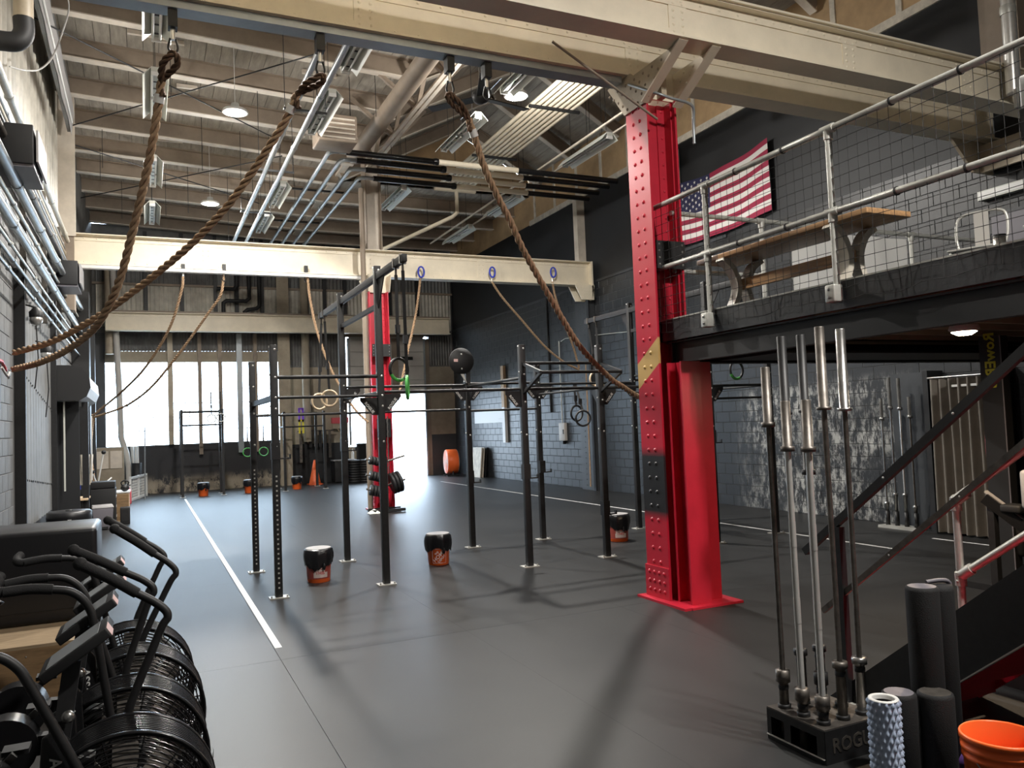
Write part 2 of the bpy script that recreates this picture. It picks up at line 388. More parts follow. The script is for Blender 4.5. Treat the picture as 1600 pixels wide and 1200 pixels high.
def corrugated(axis, c, u0, u1, z0, z1, pitch=0.10, amp=0.014):
    """wavy upright sheet; axis 'x' lies at x=c and runs along y, axis 'y' lies at y=c and runs along x"""
    mb = MB(); n = max(2, int(abs(u1-u0)/pitch*6)); vs = []
    for i in range(n+1):
        u = u0+(u1-u0)*i/n; w = amp*math.sin(2*PI*(u-u0)/pitch)
        for z in (z0, z1): vs.append((c+w, u, z) if axis == 'x' else (u, c+w, z))
    mb._add(vs, [(2*i, 2*i+2, 2*i+3, 2*i+1) for i in range(n)], True); return mb
# ------------------------------------------------------------------ floor
XL, XR, YB, YF = -1.45, 10.25, 27.2, -3.0
floor = MB().box(XL-0.3, XR+0.3, YF, YB+0.25, -0.25, -0.012).build('floor', M['rubber_gap']); floor['kind'] = 'structure'
floor['label'] = 'black rubber gym floor of butted mats'
xs = [XL, -0.62, 0.914, 2.45, 3.99, 5.53, 7.07, 8.61, XR]
ys = [YF, -0.6, 2.85, 6.42, 10.0, 13.6, 17.2, 20.8, 24.4, YB]
for i in range(len(xs)-1):
    for j in range(len(ys)-1):
        gl = [0.0016 if abs(q-0.914) < 0.01 else 0.0005 for q in (xs[i], xs[i+1])]; gm = [0.0012 if abs(q-6.42) < 0.01 else 0.0005 for q in (ys[j], ys[j+1])]
        MB().box(xs[i]+gl[0], xs[i+1]-gl[1], ys[j]+gm[0], ys[j+1]-gm[1], -0.0125, 0).build('rubber_mat', M['rubber'], floor, fix=False)
def tape(x0, y0, x1, y1, w, name='trim_1'):
    mb = MB(); d = (Vector((x1, y1, 0))-Vector((x0, y0, 0))).normalized(); s = Vector((d.y, -d.x, 0))*w/2
    a = Vector((x0, y0, 0)); b = Vector((x1, y1, 0))
    top = [a-s, a+s, b+s, b-s]
    mb._add([v+Vector((0, 0, 0.0003)) for v in top]+[v+Vector((0, 0, 0.0022)) for v in top], [(4,5,6,7), (0,1,5,4), (1,2,6,5), (2,3,7,6), (3,0,4,7)])
    o = mb.build(name, M['tape_w']); o['kind'] = 'structure'; return o
tape(0.95, 6.78, 0.95, 24.0, 0.055)['label'] = 'white floor tape line on the window side of the rig'
tape(8.42, 7.05, 8.40, 23.8, 0.05, 'trim_2')['label'] = 'white floor tape line along the block wall'
tape(9.46, 7.35, 9.52, 5.4, 0.05, 'trim_3')['label'] = 'short white floor tape line before the curtain'
yard = MB().box(-14, 26, YB+0.25, 60, -0.2, -0.02).build('ground_outside', M['conc_out']); yard['kind'] = 'structure'; yard['label'] = 'pale sunlit concrete yard beyond the open door'

# ------------------------------------------------------------------ right wall: block courses below, painted panel, tan sheathing on top
wr = MB().box(XR, XR+0.25, YF, YB+0.25, 0, 5.2).build('wall_right', M['mortar']); wr['kind'] = 'structure'; wr['label'] = 'dark painted concrete block wall with scuffed patch'
cand = []
for k in range(26):
    z0 = k*0.2; off = 0.2 if k % 2 else 0.0
    y = 1.0-off
    while y < YB:
        y0, y1 = max(y, 1.0), min(y+0.4, YB)
        if y1-y0 > 0.05: cand.append((y0, y1, z0))
        y += 0.4
def in_view(p):
    d = Vector(p)-EYE; w = d.dot(CF)
    return w > 0.1 and 0 < 800+FPX*d.dot(CR)/w < 1500 and 0 < 600-FPX*d.dot(CU)/w < 1200
def hidden_by_mezz(y, z): return 6.0 < y*0 + 6.5 and y < 13.6 and 2.02+0.03*(y-7) < z < 2.9
near = [c for c in cand if in_view((XR, (c[0]+c[1])/2, c[2]+0.1)) and not hidden_by_mezz(c[0], c[2])]
near.sort(key=lambda c: (Vector((XR, c[0], c[2]))-EYE).length)
near_set = set(near[:295])
def block_mb(y0, y1, z0, mb, x=XR, t=0.006, sgn=-1, dx=0.0):
    g = 0.004; a, b, c, d = y0+g, y1-g, z0+g, z0+0.2-g; xf = x+sgn*(t+dx); s = 0.004
    vs = [(x, a, c), (x, b, c), (x, b, d), (x, a, d), (xf, a+s, c+s), (xf, b-s, c+s), (xf, b-s, d-s), (xf, a+s, d-s)]
    mb._add(vs, [(4,5,6,7), (0,1,5,4), (1,2,6,5), (2,3,7,6), (3,0,4,7)])
rest = MB(); proto_blocks = {}
for c in cand:
    if c in near_set:
        key = round(c[1]-c[0], 3)
        if key not in proto_blocks:
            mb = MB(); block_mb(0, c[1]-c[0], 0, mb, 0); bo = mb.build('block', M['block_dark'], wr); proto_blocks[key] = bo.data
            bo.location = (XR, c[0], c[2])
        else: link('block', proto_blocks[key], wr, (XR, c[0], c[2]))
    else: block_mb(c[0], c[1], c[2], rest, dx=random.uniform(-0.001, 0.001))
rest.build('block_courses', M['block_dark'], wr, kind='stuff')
up = MB().box(XR+0.02, XR+0.25, YF, YB+0.25, 5.2, 7.5).build('wall_right_upper', M['wall_black']); up['kind'] = 'structure'; up['label'] = 'smooth black upper wall above the blocks'
led = MB().box(XR-0.03, XR+0.02, 12.0, YB, 5.17, 5.23).build('trim_4', M['wall_dark']); led['kind'] = 'structure'
tw = MB().box(XR+0.02, XR+0.25, YF, YB, 7.5, 9.1).build('wall_right_top', M['tan']); tw['kind'] = 'structure'; tw['label'] = 'tan sheathing boards under the roof edge'
y = 4.3
while y < 21:
    MB().box(XR-0.005, XR+0.02, y-0.05, y+0.05, 7.5, 8.8).build('batten', M['tan_trim'], tw); y += 1.22
MB().box(XR-0.012, XR+0.02, 6.9, 20.5, 7.46, 7.60).build('lower_trim', M['tan_trim'], tw)
# wall pier near the mezzanine and the riveted pier at the middle girder
pr = struct('wall_pier', 'brown steel pier above the wall end of the near girders')
MB().box(10.0, XR+0.02, 6.1, 6.6, 5.65, 8.8).build('pier_face', M['joist'], pr)
pr2 = struct('wall_pier', 'dark riveted wall pier carrying the middle girder')
MB().box(10.07, XR-0.012, 17.05, 17.75, 0, 4.75).build('pier_face', M['alu'] if False else M['wall_dark'], pr2)
MB().box(10.04, 10.07, 17.02, 17.12, 0, 4.75).build('pier_flange', M['wall_black'], pr2)
rv = MB()
for k in range(34):
    for yy in (17.3, 17.5): rv.dome((10.07, yy, 0.12+k*0.135), 0.018, (-1, 0, 0), 5)
rv.build('rivets', M['wall_dark'], pr2, kind='stuff')
MB().box(10.05, XR+0.02, 17.4, 17.6, 5.6, 7.5).build('pier_strip', M['joist_l'], pr2)

# ------------------------------------------------------------------ back wall with tall window openings, door opening, corrugated upper part
wb = struct('wall_back', 'rear wall with steel windows, roller door and corrugated sheets')
def bx(px): return atY(px, 640, YB).x
def wbox(x0, x1, z0, z1, m_, name='wall_panel', y0=YB, y1=YB+0.25): return MB().box(x0, x1, y0, y1, z0, z1).build(name, m_, wb)
WZ0, WZ1 = 1.50, 4.10
WX0, WX1 = -1.12, 4.38
wbox(XL-0.25, WX1, 0, WZ0, M['base_peel'], 'base_wall')
wbox(XL-0.25, WX0, WZ0, 5.0, M['wall_dark'])
wbox(WX0, WX1, WZ1, WZ1+0.34, M['conc_tan'], 'lintel')
wbox(WX1, 6.30, 1.32, 3.9, M['conc_tan'], 'concrete_panel')
wbox(WX1, 6.30, 0, 1.32, M['wall_black'], 'base_wall')
wbox(6.30, 6.98, 0, 1.15, M['conc_tan'], 'low_block_wall')
wbox(6.98, 7.25, 0, 2.95, M['cream_dim'], 'door_post')
wbox(9.14, 9.32, 0, 4.9, M['joist'], 'door_post')
wbox(9.32, XR, 1.45, 3.9, M['conc_tan'], 'concrete_panel')
wbox(9.32, XR, 0, 1.45, M['wall_dark'], 'base_wall')
wbox(WX1, 6.30, 3.9, 5.0, M['corr_d'], 'dark_panel'); wbox(9.32, XR, 3.9, 5.0, M['corr_d'], 'dark_panel')
wbox(6.30, 9.14, 4.95, 5.25, M['joist'], 'door_head')
wbox(XL-0.25, XR+0.25, 5.0, 8.4, M['corr_d'], 'upper_backing', YB+0.06, YB+0.25)
corrugated('y', YB-0.01, WX0, WX1, WZ1+0.34, 5.05, 0.10).build('corrugated_sheet', M['corr_d'], wb, fix=False)
corrugated('y', YB-0.01, WX1, 6.3, 3.95, 5.0, 0.10).build('corrugated_sheet', M['corr_d'], wb, fix=False)
corrugated('y', YB-0.01, 9.32, XR, 3.95, 5.0, 0.10).build('corrugated_sheet', M['corr_d'], wb, fix=False)
gx = [XL+0.05, 0.05, 1.1, 2.1, 2.75, 3.55, 4.3, 5.0, 5.6, 6.3, 7.1, 7.9, 8.9, XR]
for i in range(len(gx)-1):
    corrugated('y', YB-0.02, gx[i]+0.06, gx[i+1]-0.06, 5.2, 6.52, 0.13, 0.02).build('corrugated_sheet', M['corr'], wb, fix=False)
    corrugated('y', YB-0.02, gx[i]+0.06, gx[i+1]-0.06, 6.55, 7.6, 0.13, 0.02).build('corrugated_sheet', M['corr_d'] if i % 3 else M['corr_g'], wb, fix=False)
for gxi in gx[1:-1]: MB().box(gxi-0.055, gxi+0.055, YB-0.14, YB-0.02, 5.2, 8.2).build('upper_stud', M['black'], wb)
MB().box(XL, XR, YB-0.1, YB-0.02, 6.50, 6.57).build('girt', M['joist'], wb)
# sectional door raised above the opening
sd = struct('door_1', 'pale grey sectional door raised above the bright opening')
MB().box(6.40, 9.10, YB-0.035, YB-0.005, 2.93, 4.95).build('door_backing', M['door_grey'], sd)
for k in range(4):
    z0 = 2.92+k*0.5
    MB().box(6.42, 9.08, YB-0.09, YB-0.04, z0+0.008, z0+0.492).build('door_panel', M['door_grey'], sd)
for xx in (6.9, 8.25): MB().box(xx, xx+0.42, YB-0.105, YB-0.085, 4.13, 4.25).build('door_light', M['black_shiny'], sd)
for xx in (6.36, 9.1): MB().box(xx-0.03, xx+0.03, YB-0.12, YB-0.02, 0 if xx > 9 else 1.2, 4.9).build('door_track', M['alu'], sd)
MB().box(7.9, 8.12, YB-0.13, YB-0.09, 2.95, 4.9).build('door_stile', M['joist'], sd)
# windows: heavy posts, glazing bars, a pane in each bay
posts = [267, 313, 345, 375, 400]
wxs = [WX0]+[bx(p) for p in posts]+[WX1]
for i in range(len(wxs)-1):
    a, b = wxs[i], wxs[i+1]
    w = struct('window_%d' % (i+1), None)
    nx = max(1, round((b-a)/0.42)); nz = 6
    bars = []
    for k in range(1, nx): bars.append(((a+(b-a)*k/nx), None))
    for k in range(1, nx):
        xx = a+(b-a)*k/nx; MB().box(xx-0.009, xx+0.009, YB+0.10, YB+0.13, WZ0, WZ1).build('glazing_bar', M['door_grey'], w)
    for k in range(1, nz):
        zz = WZ0+(WZ1-WZ0)*k/nz; MB().box(a, b, YB+0.10, YB+0.13, zz-0.009, zz+0.009).build('glazing_bar', M['door_grey'], w)
    pm = None
    for k in range(nx):
        for q in range(nz):
            x0 = a+(b-a)*k/nx; z0 = WZ0+(WZ1-WZ0)*q/nz
            if pm is None:
                pm = MB().box(0.012, (b-a)/nx-0.012, 0.112, 0.118, 0.012, (WZ1-WZ0)/nz-0.012).build('pane', M['glass'], w, (x0, YB, z0)).data
            else: link('pane', pm, w, (x0, YB, z0))
    MB().box(a, b, YB-0.02, YB+0.16, WZ0-0.05, WZ0).build('window_sill', M['wall_dark'], w)
for (a, z0, b, z1) in ((190, 1.95, 240, 2.75), (296, 2.0, 337, 2.8)):
    sa = struct('window_sash', 'dark hinged sash frame in the steel window'); x0, x1 = bx(a), bx(b); t = 0.022
    for (u0, u1, v0, v1) in ((x0, x1, z0, z0+t), (x0, x1, z1-t, z1), (x0, x0+t, z0, z1), (x1-t, x1, z0, z1)):
        MB().box(u0, u1, YB+0.06, YB+0.10, v0, v1).build('sash_bar', M['alu'], sa)
for p, (r_, mm) in zip(posts, ((0.075, 'cream_dim'), (0.055, 'joist'), (0.06, 'joist'), (0.085, 'alu'), (0.055, 'joist'))):
    x = bx(p); MB().box(x-r_, x+r_, YB-0.16, YB+0.14, 1.15 if p != 267 else 1.5, 5.0).build('wall_post', M[mm], wb)
cb = struct('column_rear', 'tan riveted steel column between windows and concrete panel')
x = 3.98
MB().box(x-0.02, x+0.36, 26.75, 26.79, 0, 7.6).build('flange', M['conc_tan'], cb)
MB().box(x+0.15, x+0.19, 26.79, 27.1, 0, 7.6).build('web', M['conc_tan'], cb)
rv = MB()
for k in range(50):
    for dx in (0.08, 0.26): rv.dome((x+dx, 26.75, 0.1+k*0.15), 0.02, (0, -1, 0), 5)
rv.build('rivets', M['conc_tan'], cb, kind='stuff')
cp = MB(); cp.cyl((4.86, 26.85, 1.4), (4.86, 26.85, 7.5), 0.13, 14); o = cp.build('standpipe', M['conc_tan']); tag(o, 'fat tan vertical pipe beside the rear tan column', 'pipe')
o = MB().tube([(-0.95, 26.7, 7.3), (-0.95, 26.7, 4.3)], 0.14, 14).build('standpipe', M['cream_dim']); tag(o, 'fat pale vertical pipe in the corner by the windows', 'pipe')
o = MB().tube([(-0.86, 26.5, 7.2), (-0.72, 26.5, 3.2), (-0.68, 26.5, 1.75), (-0.55, 26.5, 1.3), (-0.5, 26.5, 0.9), (-0.5, 26.5, 0.0)], 0.085, 12).build('downpipe', M['door_grey']); tag(o, 'slim pale downpipe with an offset near the floor', 'pipe')
for pts, lab in (([(2.1, 26.7, 6.4), (2.62, 26.7, 6.4), (2.72, 26.7, 6.5), (2.72, 26.7, 7.4)], 'black upper pipe elbow high on the rear wall'),
                 ([(2.3, 26.75, 5.45), (2.3, 26.75, 5.95), (2.4, 26.75, 6.03), (3.0, 26.75, 6.03), (3.1, 26.75, 6.12), (3.1, 26.75, 7.3)], 'black dog-leg pipe high on the rear wall'),
                 ([(2.95, 26.8, 5.45), (2.95, 26.8, 5.68), (3.05, 26.8, 5.76), (3.32, 26.8, 5.8), (3.42, 26.8, 5.9), (3.42, 26.8, 7.3)], 'smaller black dog-leg pipe next to the tan column')):
    tag(MB().tube(pts, 0.065, 10).build('drain_pipe', M['black_matte']), lab, 'pipe')

# ------------------------------------------------------------------ left wall
wl = struct('wall_left', 'grey block and corrugated wall with steel columns and conduits')
MB().box(XL-0.3, XL-0.012, YF, YB+0.25, 0, 5.0).build('backing', M['mortar_l'], wl)
lb = MB(); cnt = 0; lp = {}
for k in range(24):
    z0 = k*0.2; off = 0.2 if k % 2 else 0
    y = 6.0-off
    while y < 27:
        y0, y1 = y, y+0.4
        inside = (y1 <= 11.35) or (y0 > 17.0 and (z0 >= 3.2)) or (11.35 < y0 < 17.0 and z0 >= 3.75)
        if inside:
            if y1 <= 11.45 and z0 > 0.5 and 8.6 < y0:
                if 'b' not in lp:
                    mb = MB(); block_mb(0, 0.4, 0, mb, 0, sgn=1); lp['b'] = mb.build('block', M['block_grey'], wl, (XL-0.012, y0, z0)).data
                else: link('block', lp['b'], wl, (XL-0.012, y0, z0))
            else: block_mb(y0, y1, z0, lb, XL-0.012, sgn=1)
        y += 0.4
lb.build('block_courses', M['block_grey'], wl, kind='stuff')
ibl = MB(); ibl.box(XL-0.02, XL+0.11, 11.35, 11.42, 0, 3.9); ibl.box(XL-0.02, XL+0.03, 11.42, 12.1, 0, 3.9); ibl.build('wall_column', M['black'], wl)
cs = corrugated('x', XL+0.0, 12.15, 15.2, 0.62, 3.75, 0.30, 0.016).build('corrugated_sheet', M['corr_g'], wl, fix=False)
for (z0, z1) in ((1.25, 1.0), (2.6, 2.2)):
    rb = MB()
    for k in range(18): rb.dome((XL+0.02, 12.2+k*0.2, z0+(z1-z0)*k/18), 0.02, (1, 0, 0), 5)
    rb.build('rivets', M['black'], wl, kind='stuff')
MB().box(XL-0.01, XL+0.02, 12.15, 15.9, 0, 0.62).build('plinth', M['wall_black'], wl)
MB().box(XL-0.02, XL+0.10, 15.2, 15.24, 0, 5.0).build('wall_column', M['black'], wl)
MB().box(XL-0.02, XL+0.34, 19.6, 20.1, 0, 5.0).build('wall_column', M['black'], wl)
MB().box(XL-0.02, XL+0.16, 22.9, 23.2, 0, 5.3).build('wall_column', M['wall_dark'], wl)
MB().box(XL-0.02, XL+0.16, 25.2, 25.45, 0, 5.3).build('wall_column', M['wall_dark'], wl)
MB().box(XL-0.02, XL+0.03, 15.24, 19.6, 0, 2.6).build('shutter_curtain', M['wall_black'], wl)
MB().box(XL-0.02, XL+0.02, 20.1, YB, 0, 1.4).build('base_wall', M['block_grey'], wl)
wd = struct('window_8', 'bluish side window high in the far end of the grey wall')
for k, (y0, y1) in enumerate(((20.3, 22.8), (23.3, 25.1), (25.55, 27.0))):
    for q in range(3):
        MB().box(XL-0.005, XL+0.004, y0+0.04, y1-0.04, 1.5+q*0.58, 2.05+q*0.58).build('pane', M['screen'], wd)
    MB().box(XL-0.01, XL+0.03, y0, y1, 1.4, 1.46).build('frame', M['alu'], wd); MB().box(XL-0.01, XL+0.03, y0, y1, 3.2, 3.26).build('frame', M['alu'], wd)
    for q in (1, 2): MB().box(XL-0.01, XL+0.03, y0, y1, 1.46+q*0.58, 1.50+q*0.58).build('frame', M['alu'], wd)
    MB().box(XL-0.01, XL+0.03, (y0+y1)/2-0.02, (y0+y1)/2+0.02, 1.46, 3.2).build('frame', M['alu'], wd)
# roller shutter hood over the side door
hd = struct('door_2', 'black roller shutter hood with pale drum over the side door')
prof = [(XL, 2.42), (XL+0.42, 2.42), (XL+0.54, 2.49), (XL+0.60, 2.64), (XL+0.58, 2.84), (XL+0.46, 2.98), (XL+0.28, 3.02), (XL, 3.02)]
MB().prism(prof, 15.25, 15.31).build('end_plate', M['black_matte'], hd)
MB().prism([(XL+(u-XL)*0.97, 2.76+(w-2.76)*0.97) for u, w in prof], 15.31, 18.3).build('shutter_drum', M['door_grey'], hd)
MB().box(XL+0.42, XL+0.52, 15.9, 16.0, 0, 2.42).build('guide_rail', M['black'], hd); MB().box(XL+0.18, XL+0.205, 15.36, 15.40, 0.9, 2.42).build('guide_rod', M['offwhite'], hd); MB().box(XL, XL+0.40, 15.6, 15.64, 0, 2.42).build('guide_panel', M['wall_black'], hd)
MB().box(XL+0.02, XL+0.06, 15.3, 15.33, 0, 2.42).build('guide_rail', M['black'], hd)
# upper corrugated siding
MB().box(XL-0.3, XL-0.03, YF, YB+0.2, 5.0, 8.6).build('upper_backing', M['corr'], wl)
y = 8.5; k = 0
while y < 17.0:
    corrugated('x', XL, y, min(y+2.1, 17.2), 4.95, 8.5, 0.35, 0.035).build('corrugated_sheet', M['corr'], wl, fix=False); y += 2.1
corrugated('x', XL, 17.3, YB, 5.0, 8.5, 0.3, 0.02).build('corrugated_sheet', M['corr_d'], wl, fix=False)
MB().box(XL-0.02, XL+0.26, 16.9, 17.3, 4.2, 8.4).build('wall_column', M['joist'], wl)
MB().box(XL-0.02, XL+0.30, 16.86, 16.9, 5.6, 8.4).build('column_flange', M['joist_l'], wl)
# front wall behind the viewer closes the hall
fw_ = MB().box(XL-0.3, XR+0.3, YF-0.25, YF, 0, 10.4).build('wall_front', M['block_grey']); fw_['kind'] = 'structure'

# ------------------------------------------------------------------ ceiling: flat deck over the window bay, gable over the wall bay
ce = struct('ceiling', 'brown plank roof deck on steel joists')
ZF, XG, RX, RZ, ZW = 8.32, 4.55, 7.9, 10.05, 8.58; YG = 20.5; ZE = 8.78
x = XL; 
while x < XG-0.01:
    x1 = min(x+0.25, XG)
    za, zb = ZF+(ZW-ZF)*(XG-x)/(XG-XL), ZF+(ZW-ZF)*(XG-x1)/(XG-XL)
    MB().prism([(x+0.004, za), (x1-0.004, zb), (x1-0.004, zb+0.05), (x+0.004, za+0.05)], YF, YB+0.2).build('plank', M['plank'], ce); x += 0.25
x = XG
while x < XR+0.2:
    MB().box(x+0.004, x+0.246, YG, YB+0.2, ZF, ZF+0.05).build('plank', M['plank'], ce, fix=False); x += 0.25
MB().prism([(XL-0.3, ZW+0.07), (XG, ZF+0.06), (XG, ZF+0.12), (XL-0.3, ZW+0.13)], YF, YB+0.3).build('roof_felt', M['wall_black'], ce)
MB().box(XG, XR+0.3, YG, YB+0.3, ZF+0.06, ZF+0.12).build('roof_felt', M['wall_black'], ce)
def slope_planks(xa, za, xb, zb):
    L_ = math.hypot(xb-xa, zb-za); n = int(L_/0.25); ux, uz = (xb-xa)/L_, (zb-za)/L_; nx, nz = -uz, ux
    if nz < 0: nx, nz = -nx, -nz
    for k in range(n+1):
        s0, s1 = L_*k/(n+1)+0.004, L_*(k+1)/(n+1)-0.004
        p = [(xa+ux*s0, za+uz*s0), (xa+ux*s1, za+uz*s1)]; q = [(a+nx*0.05, b+nz*0.05) for a, b in p]
        MB().prism([p[0], p[1], q[1], q[0]], YF, YG).build('plank', M['plank'], ce)
    p = [(xa+nx*0.06, za+nz*0.06), (xb+nx*0.06, zb+nz*0.06)]; q = [(a+nx*0.06, b+nz*0.06) for a, b in p]
    MB().prism([p[0], p[1], q[1], q[0]], YF, YG).build('roof_felt', M['wall_black'], ce)
slope_planks(XG, ZF, RX, RZ); slope_planks(RX, RZ, XR+0.25, ZE-0.12)
MB().prism([(XG, ZF), (XR, ZF), (XR, ZE), (RX, RZ)], YG, YG+0.1).build('gable_end', M['tan'], ce)
def joist_obj(a, b, h, w):
    mb = MB(); a = Vector(a); b = Vector(b); d = (b-a).normalized(); xx = d.cross(Vector((0, 0, 1))).normalized(); u = xx.cross(d).normalized()
    mb.bar(a, b, 0.014, h-0.03, u); mb.bar(a+u*(h/2-0.008), b+u*(h/2-0.008), w, 0.016, u)
    mb.cur = 1; mb.bar(a-u*(h/2-0.008), b-u*(h/2-0.008), w, 0.02, u)
    return mb.build('joist', [M['joist'], M['joist_l']], ce)
y = 8.5-1.63*7
while y < YB:
    joist_obj((XL, y, ZW-0.17), (XG, y, ZF-0.17), 0.34, 0.17)
    if y > YG+0.3: joist_obj((XG, y, ZF-0.17), (XR, y, ZF-0.17), 0.34, 0.17)
    y += 1.63
y = 19.6-2.02*11
while y < YG:
    joist_obj((XG, y, ZF-0.17), (RX, y, RZ-0.17), 0.30, 0.15); joist_obj((RX, y, RZ-0.17), (XR, y, ZE-0.3), 0.30, 0.15)
    y += 2.02
# short blocking pieces and old hangers seen on the deck
for k in range(26):
    x = random.uniform(XL+0.3, XG-0.8); y = 9.3+1.63*random.randint(0, 9)-0.4+random.uniform(0, 0.7)
    zz = ZF+(ZW-ZF)*(XG-x)/(XG-XL); MB().box(x, x+random.uniform(0.35, 0.7), y, y+0.06, zz-0.10, zz-0.03).build('blocking', M['joist_l'], ce)
ha = MB()
for k in range(34):
    x = random.uniform(XL+0.5, XR-1); y = random.uniform(9.5, 25); zt = ZF if x < XG or y > YG else min(ZF+(x-XG)*0.516, RZ-(x-RX)*0.58)-0.05
    ha.tube([(x, y, zt), (x, y, 7.1+random.uniform(0, 0.5))], 0.006, 4)
ha.build('hanger_rods', M['black'], ce, kind='stuff')
# ------------------------------------------------------------------ girders
def girder(name, lab, x0, x1, yc, zb, zt, w=0.2, seams=()):
    g = struct(name, lab)
    h = zt-zb
    MB().box(x0, x1, yc-0.011, yc+0.011, zb+0.02, zt-0.02).build('web', M['cream'], g)
    MB().box(x0, x1, yc-w/2, yc+w/2, zb, zb+0.022).build('bottom_flange', M['cream'], g)
    mb = MB(); mb.box(x0, x1, yc-w/2, yc+w/2, zt-0.022, zt); mb.build('top_flange', M['cream'], g)
    an = MB()
    for s in (-1, 1):
        an.prism([(yc+s*0.011, zb+0.022), (yc+s*0.1, zb+0.022), (yc+s*0.1, zb+0.034), (yc+s*0.023, zb+0.034), (yc+s*0.023, zb+0.12), (yc+s*0.011, zb+0.12)], x0, x1, 'x')
        an.prism([(yc+s*0.011, zt-0.022), (yc+s*0.1, zt-0.022), (yc+s*0.1, zt-0.034), (yc+s*0.023, zt-0.034), (yc+s*0.023, zt-0.12), (yc+s*0.011, zt-0.12)], x0, x1, 'x')
    an.build('flange_angles', M['cream'], g)
    rv = MB(); x = x0+0.1
    while x < x1:
        rv.dome((x, yc-0.023, zt-0.075), 0.017, (0, -1, 0), 6); rv.dome((x, yc-0.023, zb+0.075), 0.015, (0, -1, 0), 6); x += 0.22
    for sx in seams:
        for k in range(5):
            rv.dome((sx-0.05, yc-0.02, zb+0.1+k*(h-0.2)/4), 0.018, (0, -1, 0), 6); rv.dome((sx+0.05, yc-0.02, zb+0.1+k*(h-0.2)/4), 0.018, (0, -1, 0), 6)
    rv.build('rivets', M['cream'], g, kind='stuff')
    for sx in seams: MB().box(sx-0.1, sx+0.1, yc-0.02, yc-0.011, zb+0.12, zt-0.12).build('splice_plate', M['cream'], g)
    return g
XLb = XL-0.1
g1 = girder('girder', 'cream riveted girder crossing above the red column, the nearer of its pair', XLb, XR, 5.74, 5.14, 5.60, 0.26, (4.45, 6.6, 8.4))
g2 = girder('girder', 'cream riveted girder crossing behind the red column head, carrying the climbing ropes', XLb, XR, 6.68, 5.19, 5.65, 0.26, (1.8, 4.6))
MB().box(XLb, 4.4, 6.60, 6.76, 5.125, 5.19).build('rail_channel', M['alu'], g2)
g3 = girder('girder', 'cream girder across the middle of the hall', XLb+0.2, 10.12, 17.05, 5.08, 5.68, 0.28, (1.15, 4.5, 7.2))
MB().box(XL+0.1, 4.3, 16.86, 17.0, 5.0, 5.06).build('rail_channel', M['banner'], g3)
g4 = girder('girder', 'cream girder in front of the rear wall', XL+0.4, 9.75, 26.2, 4.95, 5.50, 0.3, ())
MB().box(XL+0.4, 9.75, 26.1, 26.3, 5.5, 5.56).build('crane_rail', M['joist'], g4)
# seat bracket of the middle girder on the wall pier
bk = struct('wall_bracket', 'cream riveted bracket under the wall end of the middle girder')
MB().prism([(9.62, 5.08), (10.16, 5.08), (10.10, 4.72), (9.80, 4.72)], 16.88, 16.92).build('bracket_plate', M['cream'], bk)
MB().prism([(9.62, 5.08), (10.16, 5.08), (10.10, 4.72), (9.80, 4.72)], 17.2, 17.24).build('bracket_plate', M['cream'], bk)
MB().box(10.10, 10.14, 16.88, 17.24, 4.72, 5.68).build('bracket_edge', M['cream'], bk)
rv = MB()
for r_ in range(4):
    for c_ in range(5): rv.dome((9.78+c_*0.075, 16.88, 4.78+r_*0.075), 0.016, (0, -1, 0), 5)
rv.build('rivets', M['cream'], bk, kind='stuff')
bk = struct('wall_bracket', 'cream riveted bracket under the near girders at the block wall')
for yy in (5.62, 6.72):
    pass
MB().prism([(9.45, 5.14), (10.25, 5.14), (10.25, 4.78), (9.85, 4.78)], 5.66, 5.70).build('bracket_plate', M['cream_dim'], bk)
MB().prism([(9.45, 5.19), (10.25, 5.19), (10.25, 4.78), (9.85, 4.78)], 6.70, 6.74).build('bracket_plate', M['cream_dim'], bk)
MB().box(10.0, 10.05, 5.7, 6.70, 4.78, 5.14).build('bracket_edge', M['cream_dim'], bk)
rv = MB()
for r_ in range(5):
    for c_ in range(5):
        if c_*0.12 > (4-r_)*0.09-0.12: rv.dome((9.68+c_*0.12, 6.70, 4.82+r_*0.085), 0.018, (0, -1, 0), 5)
rv.build('rivets', M['cream_dim'], bk, kind='stuff')

